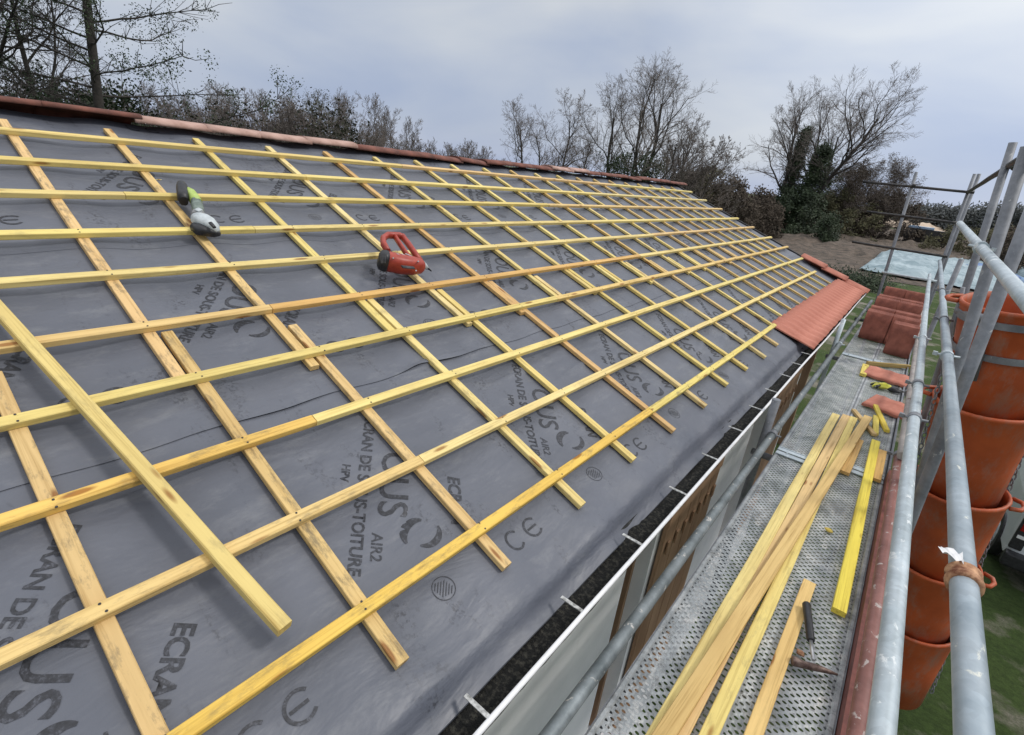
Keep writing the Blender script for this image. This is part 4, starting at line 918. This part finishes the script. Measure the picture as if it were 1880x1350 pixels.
# ------------------------------------------------------------ white van below
_c = on_z(1836, 1030, -4.15); VANP = (_c.x + 0.87, _c.y + 0.1, 0)
van = empty('white_van', VANP, Matrix.Rotation(math.radians(-3), 4, 'Z')); tag(van, 'white van parked on the grass below, rear corner with black trim and red lamp', 'van')
PAINT = simple('white_car_paint', (0.60, 0.64, 0.65), (0.68, 0.71, 0.72), 3, 0.3, 0, 0)
secs = []
def vs_(y, wl, wt, zb, zt, n=6):
    r = []
    pts = [(-wl, zb), (wl, zb), (wl + 0.01, (zb + zt) * 0.5), (wt, zt - 0.12), (wt - 0.12, zt), (-wt + 0.12, zt), (-wt, zt - 0.12), (-wl - 0.01, (zb + zt) * 0.5)]
    return [Vector((x, y, z)) for x, z in pts]
g = MB(); g.loft([vs_(-0.02, 0.80, 0.70, 0.50, 1.72), vs_(0.04, 0.86, 0.76, 0.42, 1.80), vs_(1.2, 0.87, 0.77, 0.36, 1.84), vs_(2.6, 0.87, 0.76, 0.36, 1.84), vs_(3.1, 0.87, 0.80, 0.36, 1.35), vs_(3.9, 0.84, 0.80, 0.38, 1.05), vs_(4.1, 0.78, 0.72, 0.45, 0.85)], True, True, False)
g.build('body', PAINT, van)
for sx in (-1, 1):
    g = MB(); g.box((sx * 0.79, -0.035, 1.02), (0.13, 0.06, 0.95), bev=0.015); tl = g.build('tail_light', BLACKP, van)
    g = MB(); g.box((sx * 0.79, -0.068, 0.93), (0.09, 0.012, 0.2)); g.build('red_lens', simple('red_lens', (0.25, 0.005, 0.005), (0.35, 0.01, 0.01), 10, 0.2), tl)
    g = MB()
    for zz in (0.74, 1.15, 1.36): g.box((sx * 0.79, -0.068, zz), (0.085, 0.012, 0.045))
    g.build('clear_lens', simple('clear_lens', (0.7, 0.72, 0.72), (0.8, 0.8, 0.8), 10, 0.2), tl)
g = MB(); g.box((0, -0.06, 0.40), (1.72, 0.14, 0.2), bev=0.03); g.build('bumper', BLACKP, van)
g = MB(); g.box((-0.30, -0.045, 0.72), (0.62, 0.03, 0.15), bev=0.01); g.build('number_plate_recess', BLACKP, van)
g = MB(); g.box((0, -0.035, 1.38), (1.3, 0.02, 0.42), bev=0.008); g.build('rear_window', bpy.data.materials['dark_glass'], van)
g = MB(); g.box((-0.34, -0.05, 0.88), (0.3, 0.03, 0.03), bev=0.008); g.build('handle', GREYP, van)
for sx in (-1, 1):
    for yy in (0.75, 3.3):
        g = MB(); g.tube([(sx * 0.78, yy, 0.32), (sx * 0.80, yy, 0.32), (sx * 0.885, yy, 0.32), (sx * 0.895, yy, 0.32)], [0.31, 0.32, 0.32, 0.30], 24); wh = g.build('wheel', BLACKP, van)
        g = MB(); g.tube([(sx * 0.89, yy, 0.32), (sx * 0.905, yy, 0.32)], [0.2, 0.17], 16); g.build('rim', GREYP, wh)
    g = MB(); g.box((sx * 0.845, 2.45, 1.25), (0.02, 0.9, 0.42), Matrix.Identity(4)); g.build('side_window', bpy.data.materials['dark_glass'], van)

# ------------------------------------------------------------ tarpaulin, bags, skip
TARP = simple('pale_blue_tarp', (0.17, 0.25, 0.28), (0.40, 0.49, 0.52), 0.9, 0.5, 0, 0.6, 0.15, detail=8, stretch=(0.4, 2, 1))
def tarp(name, c, L_, W_, hgt, label, rz):
    g = MB(); n, m = 50, 26; vs = []
    for j in range(m + 1):
        for i in range(n + 1):
            s = i / n * 2 - 1; t = j / m * 2 - 1; e = (1 - abs(s) ** 6) * (1 - abs(t) ** 4)
            z = hgt * max(0, e) ** 0.6 * (0.8 + 0.25 * noise.noise(Vector((s * 3, t * 2, 1)))) + 0.24 * noise.noise(Vector((s * 16, t * 9, 4))) + 0.12 * noise.noise(Vector((s * 6 + t * 9, t * 26, 2))) + 0.02
            q = Vector((s * L_ / 2 + 0.3 * noise.noise(Vector((t * 3, s, 2))), t * W_ / 2 + 0.5 * noise.noise(Vector((s * 5, t, 6))), max(0.02, z)))
            vs.append(q)
    g.add(vs, [(j * (n + 1) + i, j * (n + 1) + i + 1, (j + 1) * (n + 1) + i + 1, (j + 1) * (n + 1) + i) for j in range(m) for i in range(n)], True)
    o = g.build(name, TARP); o.location = c; o.rotation_euler.z = rz; tag(o, label, 'tarpaulin'); return o
tarp('tarpaulin', (1.6, 54, 0.2), 9.0, 19, 1.1, 'pale blue tarpaulin spread over a long low heap in the field', -0.02)
tarp('tarpaulin', (10.6, 57, 0.2), 8.0, 16, 1.3, 'pale blue tarpaulin over the heap at the right, behind the blue bags', 0.05)
BLUE = simple('blue_plastic', (0.04, 0.11, 0.28), (0.16, 0.28, 0.5), 1.6, 0.5, 0, 0.3, 0.05, detail=8)
BLUEP = simple('light_blue_plastic', (0.2, 0.32, 0.5), (0.4, 0.5, 0.6), 1.6, 0.5, 0, 0.3, 0.05, detail=8)
for i, (px, py, r, mt, lb) in enumerate(((1752, 512, 0.75, BLUE, 'leftmost blue bag heaped in front of the tarpaulin'), (1782, 512, 0.95, BLUE, 'large blue bag left of the grey scaffold post'), (1812, 522, 0.8, BLUEP, 'lighter blue bag in the middle of the heap'), (1836, 526, 0.9, BLUE, 'blue bag to the right of the lighter one'), (1866, 531, 0.7, BLUEP, 'rightmost light blue bag by the picture edge'))):
    p = on_z(px, py, -H); e_ = blob((0, 0, r * 0.55), r, (1.1, 0.9, 0.75), i * 3, mt, 'rubbish_bag', None, 0.4); e_.location = p; tag(e_, lb, 'bag', 'blue plastic bags in the field')
sk = empty('skip_container', on_z(1717, 421, -H) * 1.0); sk.location = (0.5 * 1.0 - 0.9, 60, 0)
skp, skh = far_at(1718, 88, 403)
sk.location = skp; tag(sk, 'dark low container with a pale blue lid in the field', 'container')
g = MB(); g.loft([[Vector((sx * a, sy * b, z)) for sx, sy in ((-1, -1), (1, -1), (1, 1), (-1, 1))] for z, a, b in ((0.1, 2.0, 1.0), (1.5, 2.5, 1.2))], True, True, False); g.box((0, 0, 2.0), (5.0, 2.4, 0.9)); g.build('body', DARKIRON, sk)
g = MB(); g.box((-0.9, 0, 2.62), (2.8, 2.5, 0.28), bev=0.05); g.build('lid', BLUEP, sk)

# ------------------------------------------------------------ trees
def grow(seed, height, spread=0.6, levels=4, trunk_r=0.18, first=0.25, kids=(11, 7, 6, 5), upt=0.25, multi=1, lr=(0.55, 0.5, 0.5, 0.5), tw=0.011, lean=(0, 0), wob=0.12):
    """bare deciduous tree: tapered trunk, limbs, branches and twigs as real tubes; returns (wood, twig) builders and tip points"""
    rnd = random.Random(seed); big = MB(); fine = MB(); tips = []
    def br(p, d, ln, r, lev):
        n = 6 if lev == 0 else (5 if lev == 1 else 3); pts = [p]; rs = [r]; dd = d.copy()
        for i in range(n):
            k = wob * (1.6 if lev else 0.6); dd = (dd + Vector((rnd.gauss(0, k), rnd.gauss(0, k), rnd.gauss(0, k) * 0.6 + upt * (0.25 if lev else 0.12)))).normalized()
            pts.append(pts[-1] + dd * (ln / n)); rs.append(max(tw * 0.5, r * (1 - (i + 1) / n * (0.72 if lev < levels else 0.6))))
        sides = 8 if lev == 0 else (6 if lev == 1 else (4 if lev == 2 else 3))
        (big if lev <= 1 else fine).tube(pts, rs, sides, cap=False)
        if lev >= levels: tips.append(pts[-1]); return
        nk = kids[lev]
        for q in range(nk):
            f = (first + (1 - first) * (q + rnd.random()) / nk) if lev == 0 else (0.2 + 0.8 * (q + rnd.random()) / nk)
            f = min(0.98, f); i = min(n - 1, int(f * n)); t = f * n - i; pp = pts[i].lerp(pts[i + 1], t); rr = rs[i] * (1 - t) + rs[i + 1] * t
            td = (pts[i + 1] - pts[i]).normalized(); ax = td.orthogonal().normalized(); ax.rotate(Matrix.Rotation(rnd.random() * 6.283, 3, td))
            ang = spread * rnd.uniform(0.7, 1.3) * (1.15 - 0.5 * f if lev == 0 else 1.0); nd = td.copy(); nd.rotate(Matrix.Rotation(ang, 3, ax))
            sc = (1.25 - 0.75 * f) if lev == 0 else (1.1 - 0.5 * f)
            br(pp, nd, ln * lr[lev] * sc * rnd.uniform(0.75, 1.15), max(tw * 0.6, rr * (0.62 if lev else 0.55)), lev + 1)
    for q in range(multi):
        a = 6.283 * q / max(1, multi) + rnd.random(); l = 0.0 if multi == 1 else 0.22
        br(Vector((0.25 * math.cos(a) * (multi > 1), 0.25 * math.sin(a) * (multi > 1), 0)), Vector((math.cos(a) * l + lean[0], math.sin(a) * l + lean[1], 1)).normalized(), height * 0.72 * (rnd.uniform(0.85, 1.0) if q else 1), trunk_r * (1 if multi == 1 else 0.8), 0)
    return big, fine, tips
def leaves(pts, per, rad, size, seed, squash=1.0):
    rnd = random.Random(seed); g = MB()
    for p in pts:
        for _ in range(per):
            c = Vector(p) + Vector((rnd.gauss(0, rad), rnd.gauss(0, rad), rnd.gauss(0, rad * squash)))
            a = Vector((rnd.gauss(0, 1), rnd.gauss(0, 1), rnd.gauss(0, 1))).normalized(); b = a.orthogonal().normalized(); s = size * rnd.uniform(0.6, 1.4)
            g.add([c - a * s, c + b * s * 0.6, c + a * s, c - b * s * 0.6], [(0, 1, 2, 3)])
    return g
class Tree:
    def __init__(s, wood, fine, extra=None, bark=BARK, twig=TWIG, leafmat=IVY, norm=True):
        zm = 10.0 / sorted(v[2] for v in fine.v)[int(len(fine.v) * 0.998)] if norm else 1.0
        for q in (wood, fine, extra):
            if q is not None: q.v = [(v[0] * zm, v[1] * zm, v[2] * zm) for v in q.v]
        s.wood = wood.mesh('trunk', bark); s.fine = fine.mesh('crown', twig); s.leaf = extra.mesh('foliage', leafmat) if extra is not None else None
    def put(s, name, p, sc, rz, label, cat='tree', group=None):
        r = empty(name, p); r.rotation_euler.z = rz; r.scale = (sc, sc, sc) if not hasattr(sc, '__len__') else sc; tag(r, label, cat, group)
        for n_, me in (('trunk', s.wood), ('crown', s.fine), ('foliage', s.leaf)):
            if me is not None: o = bpy.data.objects.new(n_, me); COL.objects.link(o); o.parent = r
        return r
# prototypes about 10 m tall
PA = Tree(*grow(3, 10, 0.75, 4, 0.20, 0.25, (12, 8, 6, 4), 0.22, tw=0.016, lr=(0.62, 0.55, 0.5, 0.5))[:2])
PB = Tree(*grow(8, 10, 0.62, 4, 0.17, 0.2, (12, 8, 6, 4), 0.30, multi=2, tw=0.016, lr=(0.6, 0.55, 0.5, 0.5))[:2])
PC = Tree(*grow(15, 10, 0.75, 4, 0.16, 0.12, (14, 7, 5, 4), 0.35, multi=3, tw=0.02)[:2])
w_, f_, tp = grow(21, 10, 0.6, 3, 0.18, 0.15, (14, 8, 6, 4), 0.3, tw=0.02)
PD = Tree(w_, f_, leaves([t for i, t in enumerate(tp) if i % 2], 9, 0.16, 0.05, 3), leafmat=OLIVE)
protos = [PA, PB, PC, PB, PA, PC, PD]
wood_spec = []
rnd = random.Random(5)
tops = [(0, 140), (60, 150), (150, 140), (230, 150), (290, 165), (340, 165), (400, 168), (450, 160), (500, 158), (560, 158), (620, 160), (660, 182), (700, 195), (745, 200), (790, 222)]
def top_at(x):
    for (a, ya), (b, yb) in zip(tops, tops[1:]):
        if a <= x <= b: return ya + (yb - ya) * (x - a) / (b - a)
    return tops[0][1] if x < 0 else tops[-1][1]
xs = [-60, -20, 20, 55, 95, 130, 175, 210, 250, 285, 315, 345, 372, 398, 425, 452, 480, 506, 533, 560, 588, 615, 640, 668, 700, 738, 772]
for i, x in enumerate(xs):
    d = rnd.uniform(40, 60); p, hgt = far_at(x, d, top_at(x) + rnd.uniform(-8, 12)); T = protos[i % 7] if x < 660 else PB
    T.put('bare_tree', p, hgt / 10.0, rnd.random() * 6, f'{"scrubby" if T is PD else "bare"} tree in the woodland behind the ridge, {ORDS[i]} from the left', group='trees of the woodland behind the ridge')
# second, lower rank that closes the base of the wood
hedge = MB(); rr_ = random.Random(9)
cl = []
for i in range(900):
    x = rr_.uniform(-120, 660); d = rr_.uniform(36, 62); p, hh_ = far_at(x, d, top_at(x) + 34); cl.append(p + Vector((0, 0, rr_.uniform(0.2, max(1.5, hh_) * (0.55 + 0.45 * rr_.random())))))
tag(leaves(cl, 60, 0.7, 0.10, 4).build('undergrowth', simple('dark_undergrowth', (0.02, 0.024, 0.014), (0.06, 0.058, 0.036), 0.6, 0.9, 0, 0)), 'dark brambles and ivy at the foot of the woodland', 'undergrowth', kind='stuff')
# scattered distant small trees
for i, (x, yt, d) in enumerate(((835, 258, 70), (870, 256, 75), (905, 285, 72))):
    p, hgt = far_at(x, d, yt); PC.put('bare_tree', p, hgt / 10.0, i * 2.0, f'small faint tree on the skyline beyond the ridge, {ORDS[i]} of three', group='small trees on the skyline')
# slender trio
sl = Tree(*grow(31, 10, 0.75, 4, 0.13, 0.4, (10, 7, 7, 5), 0.2, tw=0.010, wob=0.18, lr=(0.55, 0.55, 0.5, 0.5))[:2], bark=BARKD)
sl2 = Tree(*grow(37, 10, 0.78, 4, 0.12, 0.45, (9, 7, 7, 5), 0.2, tw=0.010, wob=0.19, lr=(0.55, 0.55, 0.5, 0.5))[:2], bark=BARKD)
for i, (x, yt, d, T) in enumerate(((955, 172, 44, sl), (990, 205, 48, sl2), (1030, 160, 46, sl2), (1010, 235, 42, sl), (1062, 215, 46, sl))):
    p, hgt = far_at(x, d, yt); T.put('slender_tree', p, hgt / 10.0, 1.3 * i + 0.5, ['slender bare tree at the left of the group above the roof', 'thin bare tree between the two tallest slender ones', 'tallest slender bare tree above the roof, right of the group', 'smallest slender bare tree low above the ridge', 'thin bare tree beside the big bare one'][i], group='slender bare trees above the roof')
# big bare trees
b1 = grow(41, 10, 0.72, 4, 0.17, 0.25, (9, 8, 7, 5), 0.24, multi=2, tw=0.008, wob=0.13, lr=(0.62, 0.56, 0.52, 0.5)); b2 = grow(47, 10, 0.7, 4, 0.17, 0.28, (9, 8, 7, 5), 0.24, tw=0.008, wob=0.13, lean=(0.12, 0), lr=(0.66, 0.56, 0.52, 0.5)); 
T1 = Tree(b1[0], b1[1], leaves([(rnd.gauss(0, .35), rnd.gauss(0, .35), rnd.uniform(3.2, 4.6)) for _ in range(60)], 40, 0.2, 0.05, 5), bark=BARKD); T2 = Tree(b2[0], b2[1], leaves([(rnd.gauss(0, .3) + 0.12 * z_, rnd.gauss(0, .3), z_) for z_ in [rnd.uniform(2.6, 4.6) for _ in range(60)]], 40, 0.2, 0.05, 6), bark=BARKD)
p, hgt = far_at(1135, 40, 78); T1.put('big_bare_tree', p, hgt / 10.0, 0.4, 'tallest bare tree rising above the roof, with a broad crown')
p, hgt = far_at(1172, 39, 100); T2.put('big_bare_tree', p, hgt / 10.0, -0.1, 'big bare tree leaning right, ivy on its trunk')
p, hgt = far_at(1235, 44, 200); PA.put('bare_tree', p, hgt / 10.0, 2.2, 'lower bare tree just right of the big leaning one')
p, hgt = far_at(1262, 43, 230); PC.put('bare_tree', p, hgt / 10.0, 4.2, 'low bare tree right of the big leaning one, by the olive shrub')
# ivy-clad group
def ivied(seed, hgt, lean, zt, rad):
    w_, f_, t_ = grow(seed, 10, 0.68, 4, 0.18, 0.38, (11, 8, 7, 6), 0.22, tw=0.008, lean=lean, wob=0.12, lr=(0.62, 0.56, 0.52, 0.5))
    pts = []; r2 = random.Random(seed)
    for _ in range(230):
        z = zt * r2.random() ** 0.8; k = rad * (1 - 0.75 * z / zt); a = r2.random() * 6.283; q = r2.random() ** 0.5
        pts.append((lean[0] * z + k * q * math.cos(a), lean[1] * z + k * q * math.sin(a), z))
    return Tree(w_, f_, leaves(pts, 45, 0.17, 0.06, seed), bark=BARKD)
I1 = ivied(53, 10, (0.03, 0), 7.0, 0.75); I2 = ivied(59, 10, (0.05, 0), 5.2, 1.15)
p, hgt = far_at(1440, 76, 150); I1.put('ivy_clad_tree', p, hgt / 10.0, 0, 'ivy-clad tree beyond the gable, left one with a green column of ivy')
p, hgt = far_at(1478, 74, 128); I2.put('ivy_clad_tree', p, hgt / 10.0, 0.3, 'ivy-clad tree beyond the gable, right one with spreading bare top')
p, hgt = far_at(1500, 79, 145); T1.put('big_bare_tree', p, hgt / 10.0, 2.2, 'bare twin-stemmed tree rising behind the ivy-clad pair')
# round shrubby tree on the right
w_, f_, tp = grow(61, 10, 0.8, 4, 0.16, 0.08, (14, 9, 8, 5), 0.15, multi=3, tw=0.009, lr=(0.6, 0.5, 0.5, 0.5))
RT = Tree(w_, f_, leaves([t for i, t in enumerate(tp) if i % 3 == 0], 3, 0.15, 0.06, 8), leafmat=RUSSET)
p, hgt = far_at(1610, 88, 284); RT.put('round_tree', p, hgt / 10.0, 0.4, 'round-crowned bare tree right of the ivy-clad trees')
p, hgt = far_at(1560, 84, 292); RT.put('round_tree', p, hgt / 10.0, 2.4, 'twiggy tree between the ivy-clad pair and the round-crowned one')
# shrubs: masses of leaf-sized faces with a stem
def shrub(name, x, d, ytop, wd, mat, label, seed, n=70, per=60, leaf=0.07):
    p, hgt = far_at(x, d, ytop); r = empty(name, p); tag(r, label, 'shrub', 'shrubs beyond the roof'); rn = random.Random(seed); pts = []
    for _ in range(n):
        a = rn.random() * 6.283; q = rn.random() ** 0.5; z = hgt * (0.05 + 0.9 * rn.random()); k = wd / 2 * math.sqrt(max(0.08, 1 - (z / hgt) ** 2.2)); pts.append((k * q * math.cos(a), k * q * math.sin(a), z * (0.85 + 0.2 * rn.random())))
    leaves(pts, per, 0.28, leaf, seed).build('foliage', mat, r)
    g = MB()
    for _ in range(40):
        e = Vector(rn.choice(pts)) * 1.12; g.tube([(0, 0, 0), Vector((e.x * 0.4, e.y * 0.4, e.z * 0.5)), e], [0.05, 0.03, 0.008], 4, cap=False)
    g.build('stem', BARK, r)
shrub('shrub', 1285, 60, 300, 7.0, OLIVE, 'olive green shrub behind the top corner of the roof', 3, 130, 80, 0.12)
shrub('shrub', 1335, 58, 325, 8.0, RUSSET, 'russet brown thicket beside the gable', 5, 150, 80, 0.11)
shrub('shrub', 1385, 62, 345, 7.5, RUSSET, 'dark brown thicket below the left ivy-clad tree', 6, 150, 80, 0.11)
shrub('shrub', 1250, 60, 318, 5.5, RUSSET, 'brown bush low behind the ridge end', 7, 90, 70, 0.11)
shrub('shrub', 1535, 66, 395, 2.4, IVY, 'small dark green bush at the edge of the brown field', 8, 60, 70, 0.10)
shrub('shrub', 1462, 74, 345, 10.0, IVY, 'dark ivy mass at the foot of the ivy-clad trees', 9, 170, 90, 0.13)
shrub('shrub', 1545, 82, 348, 11, OLIVE, 'brown-green bush under the twiggy tree', 10, 130, 80, 0.14)
shrub('shrub', 1625, 88, 352, 11, RUSSET, 'dark bush under the round-crowned tree', 11, 130, 80, 0.15)
for i, x in enumerate((1445, 1485, 1525, 1565, 1605, 1645)):
    shrub('hedge_plant', x, 33 + i * 0.6, 505 + i * 3, 2.6, IVY, f'low dark hedge plant in front of the tarpaulin, {ORDS[i]} from the left', 20 + i, 45, 60, 0.06)
# far treeline at the right
for i, x in enumerate(range(1665, 1960, 22)):
    d = 190; p, hgt = far_at(x, d, 379 + rnd.uniform(-3, 3)); r = empty('distant_tree', p); tag(r, f'distant hazy tree of the far line beyond the field, {ORDS[i]} from the left', 'tree', 'trees of the far line'); rn = random.Random(i)
    pts = [(rn.gauss(0, 2.2), rn.gauss(0, 1.5), rn.uniform(0.5, max(2, hgt)) * (1 - 0.1 * rn.random())) for _ in range(55)]
    leaves(pts, 30, 0.7, 0.32, i).build('crown', simple('distant_foliage', (0.09, 0.10, 0.10), (0.16, 0.165, 0.16), 0.2, 0.9, 0, 0) if i == 0 else bpy.data.materials['distant_foliage'], r)
    g = MB(); g.tube([(0, 0, 0), (0, 0, max(2, hgt) * 0.6)], [0.25, 0.1], 6); g.build('trunk', BARK, r)
shrub('shrub', 120, 24, 150, 5.0, IVY, 'ivy green thicket at the foot of the tall pine', 41, 130, 80, 0.06)
shrub('shrub', 215, 26, 165, 4.5, IVY, 'green-brown thicket right of the tall pine', 42, 130, 80, 0.06)
shrub('shrub', 1905, 62, 415, 7.0, RUSSET, 'dark red-brown bush at the right edge of the field', 31, 90, 80, 0.1)
shrub('shrub', 1840, 80, 420, 14.0, OLIVE, 'low olive scrub behind the scaffold posts on the right', 32, 120, 70, 0.12)
# tall pine-like tree at upper left: straight trunk, long drooping limbs with needle tufts
rn = random.Random(77); tr = MB(); ln_ = MB(); tufts = []
Hp = 15.0; tr.tube([(0, 0, 0), (0.05, 0, 5), (-0.03, 0, 10), (0, 0, Hp)], [0.13, 0.11, 0.07, 0.02], 10)
for k in range(58):
    z = 3.5 + (Hp - 3.8) * (k / 58) + rn.uniform(-0.1, 0.1); a = rn.random() * 6.283; L0 = (5.2 * (1 - (z / Hp) ** 1.6) + 0.6) * rn.uniform(0.6, 1.05)
    p = Vector((0, 0, z)); d = Vector((math.cos(a), math.sin(a), 0.12)); pts = [p]; n = 8
    for i in range(n):
        d = (d + Vector((rn.gauss(0, .13), rn.gauss(0, .13), rn.gauss(0.02, .08)))).normalized(); pts.append(pts[-1] + d * (L0 / n))
    ln_.tube(pts, [0.022 * (1 - i / (n + 1)) + 0.005 for i in range(n + 1)], 4, cap=False)
    for i in range(2, n + 1):
        for q in range(4):
            dd = (d + Vector((rn.gauss(0, .7), rn.gauss(0, .7), rn.gauss(0.15, .4)))).normalized(); e = pts[i] + dd * rn.uniform(0.25, 0.8)
            ln_.tube([pts[i], pts[i].lerp(e, 0.5) + Vector((0, 0, rn.gauss(0, 0.05))), e], [0.010, 0.008, 0.005], 3, cap=False)
            if rn.random() < 0.5: tufts.append(e)
PT_ = Tree(tr, ln_, leaves(tufts, 55, 0.10, 0.022, 4), bark=BARKD, twig=BARKD, leafmat=PINE, norm=False)
p, _ = far_at(157, 19); _t = PT_.put('tall_pine', p, 1.0, 0.6, 'tall dark pine with sparse tufts at the upper left'); _t.rotation_euler = (0, math.radians(7), 0.3)
lb_ = grow(83, 10, 0.85, 4, 0.13, 0.2, (14, 10, 8, 5), 0.1, tw=0.009, wob=0.17, lr=(0.62, 0.5, 0.5, 0.5))
LT = Tree(lb_[0], lb_[1], bark=BARKD, twig=BARKD)
p, _ = far_at(-25, 20); LT.put('spreading_tree', p, 1.12, 1.0, 'wide spreading bare tree at the left edge of the picture')
p, _ = far_at(72, 24); LT.put('spreading_tree', p, 1.0, 3.1, 'smaller bare tree between the pine and the left edge')
